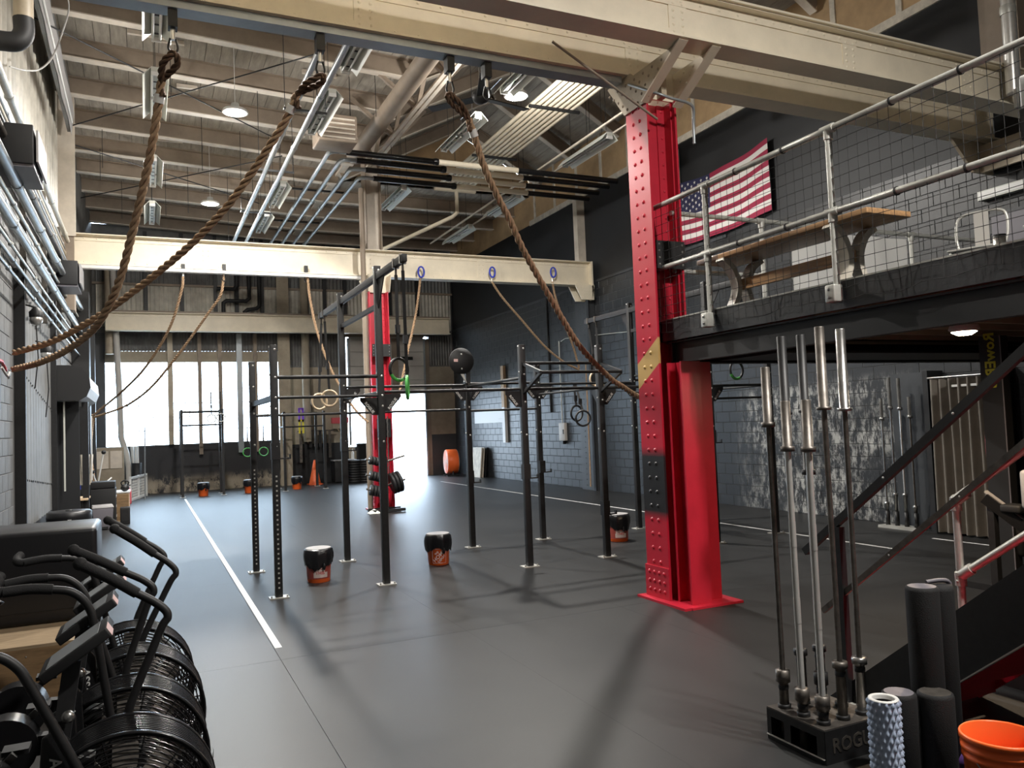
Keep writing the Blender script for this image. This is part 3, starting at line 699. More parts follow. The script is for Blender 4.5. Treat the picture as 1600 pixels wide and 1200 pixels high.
# ------------------------------------------------------------------ red columns
def h_column(name, lab, xa, xb, ya, yb, ht, paint, plate_z, extra):
    c = struct(name, lab)
    ym = (ya+yb)/2
    MB().box(xa, xa+0.022, ya, yb, 0.02, ht).build('flange', paint, c)
    MB().box(xb-0.022, xb, ya, yb, 0.02, ht).build('flange', M['red'], c)
    MB().box(xa+0.022, xb-0.022, ym-0.01, ym+0.01, 0.02, ht).build('web', M['red'], c)
    an = MB()
    for xx, s in ((xa+0.022, 1), (xb-0.022, -1)):
        for t in (-1, 1):
            yy = ym+t*0.01
            an.prism([(xx, yy), (xx+s*0.10, yy), (xx+s*0.10, yy+t*0.014), (xx+s*0.014, yy+t*0.014), (xx+s*0.014, yy+t*0.12), (xx, yy+t*0.12)], 0.02, ht, 'z')
    an.build('web_angles', M['red'], c)
    rv = MB(); k = 0; z = 0.36
    while z < ht-0.05:
        for yy in (ym-0.05, ym+0.06): rv.dome((xa, yy, z), 0.0215, (-1, 0, 0), 7)
        for xx in (xa+0.07, xb-0.07): rv.dome((xx, ym-0.024, z), 0.0165, (0, -1, 0), 6)
        z += 0.1345; k += 1
    for r_ in range(3):
        for q in range(4): rv.dome((xa-0.016, ya+0.06+q*(yb-ya-0.12)/3, 0.09+r_*0.085), 0.0215, (-1, 0, 0), 7)
    rv.build('rivets', paint, c, kind='stuff')
    MB().box(xa-0.016, xa, ya-0.01, yb+0.01, 0.02, 0.32).build('foot_plate', M['red'], c)
    MB().box(xa-0.09, xb+0.12, ya-0.10 if not extra else ya-0.34, yb+0.06, 0, 0.022).build('base_plate', M['red'], c)
    if plate_z:
        MB().box(xa+0.03, xb+0.01, ya-0.014, ya, plate_z, plate_z+0.27).build('tie_plate', M['black'], c, label='black tie plate')
        rb = MB()
        for q in range(4):
            for xx in (xa+0.06, xb-0.02): rb.dome((xx, ya-0.014, plate_z+0.04+q*0.065), 0.013, (0, -1, 0), 6)
        rb.build('tie_plate_bolts', M['steel'], c, kind='stuff')
    return c
col = h_column('column_1', 'near red riveted steel column with gold and black painted bands', 4.45, 4.80, 6.27, 6.63, 4.86, M['column'], 3.18, True)
# welded-on post that carries the mezzanine edge
po = struct('mezzanine_post', 'plain red H-shaped post standing in front of the near red column')
MB().box(4.50, 4.70, 6.00, 6.018, 0.022, 2.26).build('flange', M['red'], po)
MB().box(4.50, 4.70, 6.20, 6.218, 0.022, 2.26).build('flange', M['red'], po)
MB().box(4.59, 4.605, 6.018, 6.20, 0.022, 2.26).build('web', M['red'], po)
MB().box(4.72, 4.92, 6.10, 6.118, 0.022, 2.26).build('side_flange', M['red'], po)
MB().box(4.70, 4.72, 6.00, 6.218, 0.022, 2.26).build('side_web', M['red'], po)
MB().box(4.44, 5.02, 5.92, 6.262, 0.0, 0.02).build('base_plate', M['red'], po)
# splayed head of the near column
hd_ = struct('column_head', 'cream riveted gusset head splaying from the near red column to both girders')
for xx in (4.43, 4.80):
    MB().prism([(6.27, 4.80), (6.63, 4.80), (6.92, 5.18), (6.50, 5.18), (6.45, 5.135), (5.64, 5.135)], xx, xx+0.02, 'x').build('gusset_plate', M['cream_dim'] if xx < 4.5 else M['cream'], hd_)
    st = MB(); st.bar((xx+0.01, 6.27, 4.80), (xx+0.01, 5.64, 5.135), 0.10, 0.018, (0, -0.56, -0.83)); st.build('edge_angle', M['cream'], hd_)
    rv = MB()
    for r_ in range(5):
        z = 4.84+r_*0.062; half = 0.16+ (z-4.80)/0.335*0.42
        n = 3+r_
        for q in range(n): rv.dome((xx, 6.36-half*0.75+q*(half*1.75)/(n-1), z), 0.017, (-1, 0, 0), 6)
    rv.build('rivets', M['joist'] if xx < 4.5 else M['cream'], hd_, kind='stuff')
MB().box(4.45, 4.80, 6.30, 6.32, 4.86, 5.135).build('head_web', M['cream'], hd_)
MB().box(4.60, 4.66, 6.22, 6.30, 4.86, 5.135).build('head_stiffener', M['cream_dim'], hd_)
col2 = h_column('column_2', 'far red riveted steel column behind the rig', 4.42, 4.85, 16.75, 17.2, 4.72, M['red'], 3.3, False)
MB().box(4.40, 4.42, 16.86, 17.1, 0.3, 4.7).build('pale_face', M['tape_w'], col2, label='white painted outer face')
MB().box(4.50, 4.80, 16.70, 16.745, 1.55, 1.95).build('tie_plate', M['black'], col2, label='black tie plate')
h2 = struct('column_head', 'cream riveted gusset head of the far red column')
for xx in (4.40, 4.87): MB().prism([(16.75, 4.72), (17.2, 4.72), (17.5, 5.075), (16.6, 5.075)], xx, xx+0.02, 'x').build('gusset_plate', M['cream'], h2)
MB().box(4.42, 4.87, 16.9, 16.93, 4.72, 5.075).build('head_web', M['cream'], h2)
rv = MB()
for r_ in range(4):
    for q in range(3): rv.dome((4.40, 16.85+q*0.1, 4.77+r_*0.08), 0.018, (-1, 0, 0), 5)
rv.build('rivets', M['joist'], h2, kind='stuff')
u2 = struct('upper_column', 'brown upper column rising from the middle girder to the roof truss')
MB().box(4.45, 4.47, 16.9, 17.25, 5.68, 8.3).build('flange', M['joist'], u2); MB().box(4.78, 4.80, 16.9, 17.25, 5.68, 8.3).build('flange', M['joist'], u2)
MB().box(4.47, 4.78, 17.07, 17.09, 5.68, 8.3).build('web', M['joist_l'], u2)
o = MB().tube([(4.30, 16.7, 6.95), (4.30, 16.7, 5.1), (4.30, 16.7, 0.0)], 0.055, 10).build('drain_pipe', M['joist']); tag(o, 'slim brown vertical pipe running down beside the far red column', 'pipe')
# conduit curling over the near column
o = MB().tube(catmull([(4.40, 6.48, 5.06), (4.46, 6.16, 4.86), (4.60, 6.10, 4.80), (4.86, 6.10, 4.76), (4.90, 6.14, 4.60), (4.90, 6.14, 4.40)], 8), 0.014, 8).build('flexible_conduit', M['alu']); tag(o, 'grey flexible conduit curling around the top of the near red column', 'conduit')
o = MB().tube([(3.35, 6.1, 5.14), (4.46, 6.12, 4.58)], 0.012, 8).build('tie_rod', M['joist']); tag(o, 'thin slanting rod from girder to red column top', 'rod')

# ------------------------------------------------------------------ roof truss along the column line
tr = struct('roof_truss', 'steel roof truss running lengthwise above the column line')
for dx in (-0.05, 0.05): MB().box(XG+dx-0.035, XG+dx+0.035, 5.0, 16.9, 7.46, 7.50).build('bottom_chord', M['joist_l'], tr)
MB().box(XG-0.08, XG+0.08, 5.0, 27, 8.2, 8.26).build('top_chord', M['joist_l'], tr)
for k in range(8):
    y0 = 5.2+k*1.5
    for (ya, yb) in ((y0, y0+0.75), (y0+1.5, y0+0.75)):
        mb = MB(); mb.bar((XG, ya, 8.2), (XG, yb, 7.5), 0.07, 0.05); mb.build('truss_web', M['joist'], tr)
    MB().bar((XG, y0+0.75, 7.48), (XG+1.2, y0+0.75, 8.75), 0.05, 0.05).build('truss_brace', M['joist'], tr)
    MB().bar((XG, y0+0.75, 7.5), (XG-0.9, y0+0.75, 8.2), 0.07, 0.07).build('truss_brace', M['joist'], tr)
o = MB().cyl((4.05, 5.5, 7.45), (4.05, 16.2, 7.45), 0.16, 18).build('duct_pipe', M['joist']); tag(o, 'fat brown insulated pipe running along the roof truss', 'pipe')
for k, (x, z) in enumerate(((4.1, 7.85), (3.8, 7.75))):
    pass
# sloping rods of the roof bracing
def rod(a, b, lab, r_=0.012, mm='black'): tag(MB().tube([a, b], r_, 6).build('brace_rod', M[mm]), lab, 'rod')
rod((XL+0.1, 12.6, 7.7), (2.6, 16.9, 7.9), 'thin dark roof bracing rod slanting away under the joists')
rod((XL+0.1, 17.0, 7.7), (2.6, 12.8, 7.9), 'thin dark roof bracing rod crossing the first one')
rod((XL+0.1, 17.5, 7.6), (2.8, 21.5, 7.8), 'thin dark bracing rod beyond the middle girder')
rod((XL+0.1, 21.5, 7.6), (2.8, 17.6, 7.8), 'thin dark bracing rod crossing beyond the middle girder')
rod((4.9, 9.2, 7.45), (6.6, 13.4, 7.9), 'pale thin rod slanting through the gable roof', 0.014, 'joist_l')

# ------------------------------------------------------------------ overhead conduits and pipes
for k, (x0, y0) in enumerate(((3.22, 14.7), (3.52, 15.1), (3.82, 15.6), (4.12, 16.1))):
    xe = 9.55+0.03*k
    bend = [(x0+0.16*(1-math.cos(a)), y0+0.16*math.sin(a)*0+0.16*(1-math.sin(a)), 7.0) for a in (0, PI/6, PI/3, PI/2)]
    n_ = ['first', 'second', 'third', 'fourth'][k]
    t = thing('crossing_pipe', 'black and cream horizontal pipe turning the corner, %s of the four crossing the hall' % n_, 'pipe', (x0, y0, 7.0), 0, 'four crossing pipes')
    mb = MB(); pts = [(0, 26.9-y0, 0)]+[(b_[0]-x0, b_[1]-y0, 0) for b_ in bend]+[(0.3, 0, 0)]; mb.tube(pts, 0.042, 10)
    mb.build('galvanised_leg', M['alu'], t)
    for (u0, u1, mm) in ((0.3, 2.1, 'black_shiny'), (2.1, 3.9, 'cream'), (3.9, xe-x0, 'black_shiny')):
        MB().cyl((u0, 0, 0), (u1, 0, 0), 0.058, 12).build('pipe_run', M[mm], t)
    MB().lathe([(0.066, -0.05), (0.075, 0), (0.066, 0.05)], 12, (2.1, 0, 0), 'x').build('coupling', M['black_shiny'], t)
    for yy in (3.0, 6.1, 9.1): MB().lathe([(0.05, -0.05), (0.054, 0), (0.05, 0.05)], 10, (0, yy, 0), 'y').build('coupling', M['alu'], t)
for k, (x0, w_) in enumerate(((2.06, 0.042), (2.35, 0.042))):
    t = thing('long_conduit', 'long grey conduit running lengthwise under the roof, %s from the window side' % ('first', 'second')[k], 'conduit', (x0, 6.9, 6.55), 0, 'pair of long conduits')
    MB().cyl((0, 0, 0), (0, 17, 0), w_, 10).build('pipe_run', M['alu'], t)
    for yy in (2.2, 4.4, 6.6, 8.8, 11): MB().lathe([(w_+0.006, -0.06), (w_+0.01, 0), (w_+0.006, 0.06)], 10, (0, yy, 0), 'y').build('coupling', M['alu'], t)
hg = thing('trapeze_hangers', 'black trapeze hangers holding the pair of long conduits', 'hanger')
for yy in (9.0, 12.0, 15.0, 18.0, 21.0): hb_ = MB(); hb_.box(1.95, 2.6, yy, yy+0.04, 6.60, 6.63); hb_.tube([(1.97, yy+0.02, 6.62), (1.97, yy+0.02, 8.4)], 0.006, 5); hb_.tube([(2.58, yy+0.02, 6.62), (2.58, yy+0.02, 8.38)], 0.006, 5); hb_.build('hanger', M['black'], hg)
for yy in (17.6, 20.4): tag(MB().box(3.0, 4.2, yy, yy+0.04, 7.08, 7.12).build('trapeze_hanger', M['black']), 'black hanger bar over the four grey conduit legs, at %s' % ('the girder' if yy < 19 else 'the far end'), 'hanger')
# eight parallel pale pipes under the gable
pc = thing('pipe_bank', 'bank of eight pale parallel pipes hung under the gable roof', 'pipes', (6.55, 10.6, 7.6))
for k in range(8): MB().cyl((k*0.115, 0, 0), (k*0.115, 7.3, 0), 0.042, 8).build('pipe', M['cream'], pc)
for yy in (2.1, 4.9): MB().box(-0.1, 0.95, yy, yy+0.05, -0.09, -0.045).build('hanger_bar', M['black'], pc)
MB().tube([(-0.12, 7.35, 0), (0.95, 7.35, 0)], 0.05, 8).build('header_pipe', M['cream'], pc); MB().tube([(-0.12, 7.35, -0.1), (0.95, 7.35, -0.1)], 0.05, 8).build('header_pipe', M['cream'], pc)
MB().tube([(0.45, 7.35, -0.1), (0.45, 7.35, -0.65), (0.35, 7.4, -0.75), (-0.9, 9.5, -1.2)], 0.05, 8).build('down_pipe', M['cream'], pc)
# fluorescent fixtures, switched off
def fixture():
    t = thing('strip_light', 'off', 'light fixture')
    L_ = 1.75
    MB().box(-0.06, 0.06, -L_/2, L_/2, 0, 0.07).build('channel', M['offwhite'], t)
    for s in (-1, 1):
        mb = MB(); mb.prism([(s*0.06, 0.05), (s*0.17, -0.07), (s*0.175, -0.065), (s*0.065, 0.06)], -L_/2, L_/2); mb.build('reflector', M['offwhite'], t)
        for q in (0, 1):
            y0 = -L_/2+0.06+q*L_/2; MB().cyl((s*0.045, y0, -0.03), (s*0.045, y0+L_/2-0.12, -0.03), 0.018, 8).build('tube', M['white'], t)
    for yy in (-L_/2, L_/2-0.03): MB().box(-0.06, 0.06, yy, yy+0.03, -0.055, 0.0).build('socket', M['white'], t)
    for yy in (-0.6, 0.6): MB().tube([(0, yy, 0.07), (0, yy, 1.1)], 0.005, 4).build('hanger', M['black'], t)
    for k in range(7): MB().box(-0.035, 0.035, -0.78+k*0.25, -0.74+k*0.25, -0.004, 0.001).build('slot', M['black'], t)
    return t
fx0 = fixture(); used = False
rows = [(0.20, [10.3, 13.1, 17.0, 20.2], 'window-side row'), (2.72, [10.4, 13.0, 17.9, 20.4], 'row beside the long conduits'), (5.22, [10.3, 13.1, 17.4], 'row beside the roof truss'), (7.9, [10.2, 13.2, 17.2, 20.2], 'row near the block wall')]
for x, yl, rn in rows:
    for q, y in enumerate(yl):
        lab = 'unlit strip light with white reflector, %s in the %s' % (['first', 'second', 'third', 'fourth'][q], rn)
        if not used: fx0.location = (x, y, 7.0); fx0['label'] = lab; fx0['group'] = 'unlit strip lights'; used = True
        else: d = dup(fx0, (x, y, 7.0), 0, lab); d['group'] = 'unlit strip lights'
for x, y0, y1, z in ((8.08, 8.5, 22, 7.13), (7.7, 8.5, 22, 7.13)):
    tag(MB().bar((x, y0, z), (x, y1, z), 0.035, 0.035).build('strut_rail', M['joist_l']), 'thin rail above the strip lights near the block wall, %s' % ('wall side' if x > 8 else 'hall side'), 'rail')
# high-bay lamps, lit
def highbay(loc, lab, watts):
    t = thing('high_bay_lamp', lab, 'lamp', loc, 0, 'high bay lamps')
    MB().lathe([(0.02, 0.16), (0.06, 0.15), (0.08, 0.06), (0.19, 0.04), (0.21, 0.0), (0.15, -0.012)], 20).build('housing', M['white'], t)
    MB().lathe([(0.0001, -0.014), (0.148, -0.014)], 20, caps=False).build('lens', M['lamp_on'], t, fix=False)
    MB().tube([(0, 0, 0.16), (0, 0, 1.42 if loc[0] < XG else 1.75)], 0.006, 5).build('cord', M['white'], t)
    disc_lamp((0, 0, -0.05), 0.3, watts*0.8, parent=t); bulb((0, 0, -0.16), watts*0.42, t)
highbay((1.40, 13.4, 7.0), 'lit high bay lamp under the flat deck in front of the middle girder', 380)
highbay((1.40, 19.0, 7.0), 'lit high bay lamp beyond the middle girder', 380)
highbay((5.60, 11.5, 7.1), 'lit high bay lamp under the gable beside the pale pipe bank', 420)
highbay((1.40, 7.9, 7.0), 'lit high bay lamp above the pull-up rig', 200)
highbay((4.2, 0.8, 6.8), 'lit high bay lamp above the viewer', 360)
# unit heater and ceiling fan up in the roof
uh = thing('unit_heater', 'brown box unit heater hung beside the fat roof pipe', 'heater', (3.2, 14.2, 7.15))
MB().box(-0.35, 0.35, -0.3, 0.3, -0.25, 0.25).build('cabinet', M['joist'], uh, bevel=0.03)
for k in range(5): MB().box(-0.3, 0.3, -0.33, -0.30, -0.2+k*0.085, -0.17+k*0.085).build('louvre', M['joist_l'], uh)
for xx in (-0.3, 0.3): MB().tube([(xx, 0, 0.25), (xx, 0, 1.1)], 0.008, 5).build('hanger', M['black'], uh)
cf = thing('ceiling_fan', 'black ceiling fan hanging behind the third climbing rope', 'fan', (4.55, 10.55, 6.55))
MB().tube([(0, 0, 0.1), (0, 0, 0.8)], 0.015, 8).build('down_rod', M['steel'], cf)
MB().lathe([(0.04, 0.82), (0.07, 0.95), (0.05, 1.0)], 12).build('canopy', M['black'], cf)
MB().lathe([(0.05, 0.12), (0.12, 0.09), (0.13, 0.0), (0.10, -0.06), (0.03, -0.09)], 16).build('motor', M['black'], cf)
for k in range(3):
    a = 2*PI*k/3+0.2; mt = Matrix.Rotation(a, 4, 'Z'); mb = MB(); mb.box(0.12, 0.85, -0.07, 0.07, -0.01, 0.005, mt @ Matrix.Rotation(0.15, 4, 'X')); mb.build('blade', M['black'], cf)
# conduits racked along the left wall
specs = [(5.46, 0.042, 'galv'), (5.33, 0.02, 'alu'), (5.20, 0.028, 'cream_dim'), (5.08, 0.02, 'alu'), (4.95, 0.045, 'steel_dark'), (4.80, 0.022, 'alu'), (4.62, 0.055, 'alu'), (4.45, 0.024, 'galv'), (4.32, 0.018, 'alu'), (4.12, 0.045, 'alu'), (3.95, 0.018, 'galv'), (3.80, 0.02, 'alu'), (3.60, 0.018, 'alu')]
ord_ = ['first', 'second', 'third', 'fourth', 'fifth', 'sixth', 'seventh', 'eighth', 'ninth', 'tenth', 'eleventh', 'twelfth', 'thirteenth']
for k, (z, r_, mm) in enumerate(specs):
    xx = XL+0.10+r_+(0.03 if k % 3 == 0 else 0)
    y1 = 16.7 if z > 4.9 else 19+k*0.3
    t = thing('wall_conduit', 'conduit along the window-side wall, %s from the top of the rack' % ord_[k], 'conduit', (xx, 8.5, z), 0, 'conduits racked along the wall')
    MB().cyl((0, 0, 0), (0, y1-8.5, 0), r_, 10).build('pipe_run', M[mm], t)
    for q in range(4): MB().lathe([(r_+0.006, -0.05), (r_+0.012, 0), (r_+0.006, 0.05)], 10, (0, 1.3+q*2.1+0.2*(k % 4), 0), 'y').build('coupling', M[mm], t)
br = thing('conduit_struts', 'upright steel struts holding the rack of conduits on the wall', 'brackets')
for yy in (9.6, 11.6, 13.9, 16.2): MB().box(XL+0.03, XL+0.10, yy, yy+0.05, 3.55, 5.6).build('strut', M['steel_dark'], br)
t = thing('insulated_pipe', 'thick pale pipe ending in a black elbow high on the near wall', 'pipe', (-1.05, 9.0, 5.72))
MB().tube([(0, 0, 2.55), (0, 0, 0.25)], 0.09, 14).build('pale_run', M['cream_dim'], t)
MB().tube(catmull([(0, 0, 0.25), (0, 0, 0.1), (-0.06, -0.02, 0.0), (-0.2, -0.03, -0.02), (-0.38, -0.03, -0.02)], 5), 0.095, 14).build('black_elbow', M['black_matte'], t)
for (yy, zz, lab) in ((9.5, 4.66, 'black wall box with a grey underside on the near conduits'), (15.4, 4.42, 'black wall box hung where the middle girder meets the wall')):
    t = thing('wall_box', lab, 'box', (XL+0.02, yy, zz))
    MB().box(0, 0.40, 0, 0.9, 0, 0.42).build('housing', M['black_matte'], t, bevel=0.01); MB().box(0.02, 0.40, 0.02, 0.88, -0.03, 0).build('underside', M['grey_bin'], t); MB().box(0.42, 0.44, 0.05, 0.85, 0.04, 0.38).build('cover', M['grey_lid'], t)
for yy, zz, x_ in ((12.0, 3.35, 0), (13.2, 3.0, 0)):
    t = thing('wall_light', 'black caged wall lamp with chrome bulb, %s' % ('upper one' if zz > 3.2 else 'lower one'), 'lamp', (XL+0.16, yy, zz)); MB().sphere((0, 0, 0), 0.08, 12, 8).build('bulb', M['chrome'], t); MB().lathe([(0.08, 0.03), (0.085, 0.1), (0.03, 0.16)], 12).build('cap', M['black'], t); MB().tube([(0, 0, 0.16), (-0.14, 0, 0.2)], 0.012, 6).build('arm', M['black'], t); MB().tube([(0, 0, -0.08), (0.02, 0, -0.5), (-0.02, 0, -0.9)], 0.008, 5).build('cord', M['black'], t)
# torn flashing hanging along the top of the left wall
fl = MB(); pts = []
for k in range(12):
    y = 12.0+k*0.5; pts.append((XL+0.26, y-2.2+k*0.12, 7.5+0.05*math.sin(k*2.1)))
for k in range(11):
    a, b = Vector(pts[k]), Vector(pts[k+1]); up_ = Vector((0.05, 0, 0.42)); o_ = Vector((0.004, 0, 0))
    fl._add([a, b, b+up_, a+up_, a+o_, b+o_, b+up_+o_, a+up_+o_], [(0,1,2,3), (7,6,5,4), (0,4,5,1), (3,2,6,7)])
tag(fl.build('metal_flashing', M['grey_lid']), 'torn pale metal flashing along the top of the window-side wall', 'flashing')
o = MB().box(XL+0.20, XL+0.25, 8.0, 16.6, 7.5, 8.38).build('trim_6', M['corr_g']); o['kind'] = 'structure'
tag(MB().tube([(XL+0.29, 9.5, 7.62), (XL+0.29, 16.4, 7.62)], 0.018, 8).build('edge_pipe', M['white']), 'thin bright pipe under the torn flashing', 'pipe')
tag(MB().tube(catmull([atY(105, -10, 13.0), atY(107, 18, 13.0), atY(92, 66, 12.2), atY(80, 92, 11.6), atY(62, 108, 11.2), atY(40, 110, 10.8), atY(15, 104, 10.5)], 8), 0.011, 6).build('loose_cable', M['white']), 'loose white cable looping down from the torn flashing', 'cable')
# ------------------------------------------------------------------ mezzanine: deck, edge beam, railings, net
MX, MY0, MY1, MZ = 4.62, YF, 6.42, 2.68
mz = struct('mezzanine', 'dark grey mezzanine deck with steel edge beam')
MB().box(MX, XR-0.02, MY0, MY1, MZ-0.05, MZ).build('deck', M['wall_dark'], mz)
MB().box(MX-0.03, MX, MY0, MY1, MZ-0.20, MZ+0.005).build('fascia', M['wall_dark'], mz)
MB().box(MX-0.034, MX-0.028, MY0, MY1, MZ+0.0, MZ+0.012).build('fascia_lip', M['galv'], mz)
MB().box(MX-0.03, XR-0.02, MY1-0.03, MY1, MZ-0.20, MZ+0.005).build('fascia', M['wall_dark'], mz)
ib = MB(); ibeam(ib, (MX+0.04, MY0, 2.365), (MX+0.04, MY1-0.1, 2.365), 0.21, 0.09, 0.01, 0.014); ib.build('edge_beam', M['black_matte'], mz)
MB().box(MX+0.0, MX+0.24, MY1-0.14, MY1-0.12, 2.26, 2.48).build('beam_end_plate', M['black'], mz)
ib = MB(); ibeam(ib, (MX, MY1-0.12, 2.365), (XR-0.05, MY1-0.12, 2.365), 0.21, 0.14, 0.01, 0.014); ib.build('end_beam', M['black_matte'], mz)
k = 0; y = MY1-0.5
while y > 0.5:
    MB().box(MX+0.2, XR-0.05, y-0.02, y+0.02, 2.42, 2.63).build('joist', M['joist'], mz); y -= 0.41
MB().box(MX+0.2, XR-0.05, 0.5, MY1-0.2, 2.60, 2.63).build('soffit', M['ply'], mz)
MB().box(MX+0.5, XR-0.05, 5.4, MY1-0.2, 2.28, 2.30).build('black_soffit', M['wall_black'], mz)
# railing of structural pipe
def railing(name, lab, a, b, posts_, zs, r_=0.024, ext=0):
    t = thing(name, lab, 'railing', (a[0], a[1], MZ)); A = Vector((0, 0, 0)); Bv = Vector((b[0]-a[0], b[1]-a[1], 0)); d = Bv.normalized()
    for z in zs:
        MB().tube([A-d*ext+Vector((0, 0, z)), Bv+Vector((0, 0, z))], r_, 12).build('rail', M['galv'], t)
    for p in posts_:
        P_ = d*p
        MB().tube([P_+Vector((0, 0, -0.08)), P_+Vector((0, 0, zs[0]))], r_, 12).build('post', M['galv'], t)
        for z in zs:
            fm = MB(); fm.tube([P_-d*0.06+Vector((0, 0, z)), P_+d*0.06+Vector((0, 0, z))], r_*1.35, 12); fm.tube([P_+Vector((0, 0, z-0.075)), P_+Vector((0, 0, z))], r_*1.35, 12); fm.build('fitting', M['galv'], t)
        sm = MB(); sm.cbox((P_.x-0.035*abs(d.y), P_.y, -0.09), (0.09, 0.09, 0.13)); sm.build('side_mount', M['galv'], t, bevel=0.012)
        fb = MB()
        for z in (-0.06, -0.12): fb.dome((P_.x-0.085 if abs(d.y) > 0.5 else P_.x, P_.y-(0 if abs(d.y) > 0.5 else 0.05), z), 0.014, (-1, 0, 0) if abs(d.y) > 0.5 else (0, -1, 0), 6)
        fb.build('bolts', M['steel'], t, kind='stuff')
    return t
r1 = railing('pipe_railing', 'grey pipe railing along the open edge of the mezzanine', (MX-0.06, 6.55), (MX-0.06, -0.5), [0.94, 2.36, 3.95, 5.4], [1.12, 0.51], 0.025)
for z in (1.12, 0.51):
    MB().lathe([(0.001, -0.06), (0.026, -0.055), (0.034, 0), (0.034, 0.05)], 12, (0, 0, z), 'y').build('end_flange', M['galv'], r1)
    cl = MB()
    for y in (1.35, 1.9, 2.9, 3.4): cl.tube([(0, -y, z), (0, -y-0.014, z)], 0.031, 12)
    cl.build('cable_ties', M['black'], r1, kind='stuff')
r2 = railing('pipe_railing', 'grey pipe railing across the far end of the mezzanine, behind the table', (MX+0.12, 6.36), (9.6, 6.36), [1.15, 2.6, 3.4, 4.7], [1.08, 0.50], 0.024)
# safety net hung from the edge railing
nt = MB(); y0, y1 = 6.5, 1.6; ny = int((y0-y1)/0.085); zt = MZ+1.10
def net_pt(i, z):
    y = y0-(y0-y1)*i/ny
    return Vector((MX-0.075-0.02*math.sin(i*0.9)*(1 if z < MZ else 0.25), y, z+(0.018*math.sin(i*0.35)+0.012*math.sin(i*1.3) if z < MZ+0.02 else 0.0)))
zl = [zt-k*0.088 for k in range(15)]
for i in range(ny+1): nt.tube([net_pt(i, z) for z in zl], 0.0022, 4, caps=False)
for z in zl: nt.tube([net_pt(i, z) for i in range(ny+1)], 0.0022, 4, caps=False)
tag(nt.build('safety_net', M['black_matte'], fix=False), 'black square-mesh safety net hung from the mezzanine edge railing', 'net')
# table on the mezzanine
tb = thing('trestle_table', 'long wooden table with curved pale legs behind the mezzanine railing', 'table', (5.22, 5.35, MZ))
MB().box(-0.24, 0.24, -1.1, 0.95, 0.555, 0.60).build('tabletop', M['wood_table'], tb, bevel=0.006)
MB().box(-0.02, 0.02, -0.75, 0.62, 0.26, 0.36).build('stretcher', M['wood_table'], tb)
for yy in (-0.72, 0.6):
    for s in (-1, 1):
        pts = catmull([(s*0.25, yy, 0.0), (s*0.12, yy, 0.10), (s*0.055, yy, 0.28), (s*0.12, yy, 0.46), (s*0.24, yy, 0.553)], 7)
        mb = MB()
        for q in range(len(pts)-1): mb.bar(pts[q], pts[q+1], 0.10, 0.055, Vector((1, 0, 0.01)))
        mb.build('leg', M['cone_white'], tb)
# white sheet on the far railing
ws = MB(); n = 26
for side in (0, 1):
    pass
vs = []; 
for i in range(n+1):
    for q in range(7):
        x = 6.25+1.72*i/n; z = MZ+0.10+0.90*q/6-(0.06*math.sin(i*0.5) if q == 0 else 0)
        vs.append((x, 6.30+0.015*math.sin(i*0.8+q*0.5), z))
ws._add(vs, [(i*7+q, (i+1)*7+q, (i+1)*7+q+1, i*7+q+1) for i in range(n) for q in range(6)], True)
ws._add([(v[0], v[1]+0.006, v[2]) for v in vs], [(i*7+q+1, (i+1)*7+q+1, (i+1)*7+q, i*7+q) for i in range(n) for q in range(6)], True)
tag(ws.build('white_sheet', M['banner'], fix=False), 'white sheet tied to the far mezzanine railing behind the table', 'sheet')
# metal chair and cup by the railing
ch = thing('metal_chair', 'galvanised metal cafe chair on the mezzanine, nearer the block wall', 'chair', (6.75, 4.62, MZ), R(-70))
MB().box(-0.19, 0.19, -0.19, 0.19, 0.43, 0.45).build('seat', M['plate'], ch, bevel=0.008)
for sx in (-1, 1):
    for sy in (-1, 1): MB().tube([(sx*0.16, sy*0.16, 0.43), (sx*0.21, sy*0.22, 0)], 0.014, 8).build('leg', M['plate'], ch)
MB().tube(catmull([(-0.17, 0.17, 0.44), (-0.21, 0.20, 0.62), (-0.18, 0.22, 0.80), (0, 0.23, 0.83), (0.18, 0.22, 0.80), (0.21, 0.20, 0.62), (0.17, 0.17, 0.44)], 6), 0.013, 8).build('back_frame', M['plate'], ch)
MB().box(-0.06, 0.06, 0.205, 0.215, 0.45, 0.82).build('back_splat', M['door_grey'], ch)
cu = thing('steel_cup', 'small steel canister standing at the mezzanine edge before the metal chair', 'cup', (4.78, 3.12, MZ)); MB().lathe([(0.032, 0), (0.036, 0.01), (0.036, 0.10), (0.033, 0.10), (0.030, 0.01)], 16).build('cup', M['chrome'], cu)
MB().lathe([(0.038, 0.098), (0.038, 0.106), (0.001, 0.108)], 16).build('lid', M['black'], cu)
c2 = dup(ch, (6.3, 3.62, MZ), R(150), 'galvanised metal cafe chair on the mezzanine, cut by the frame edge')
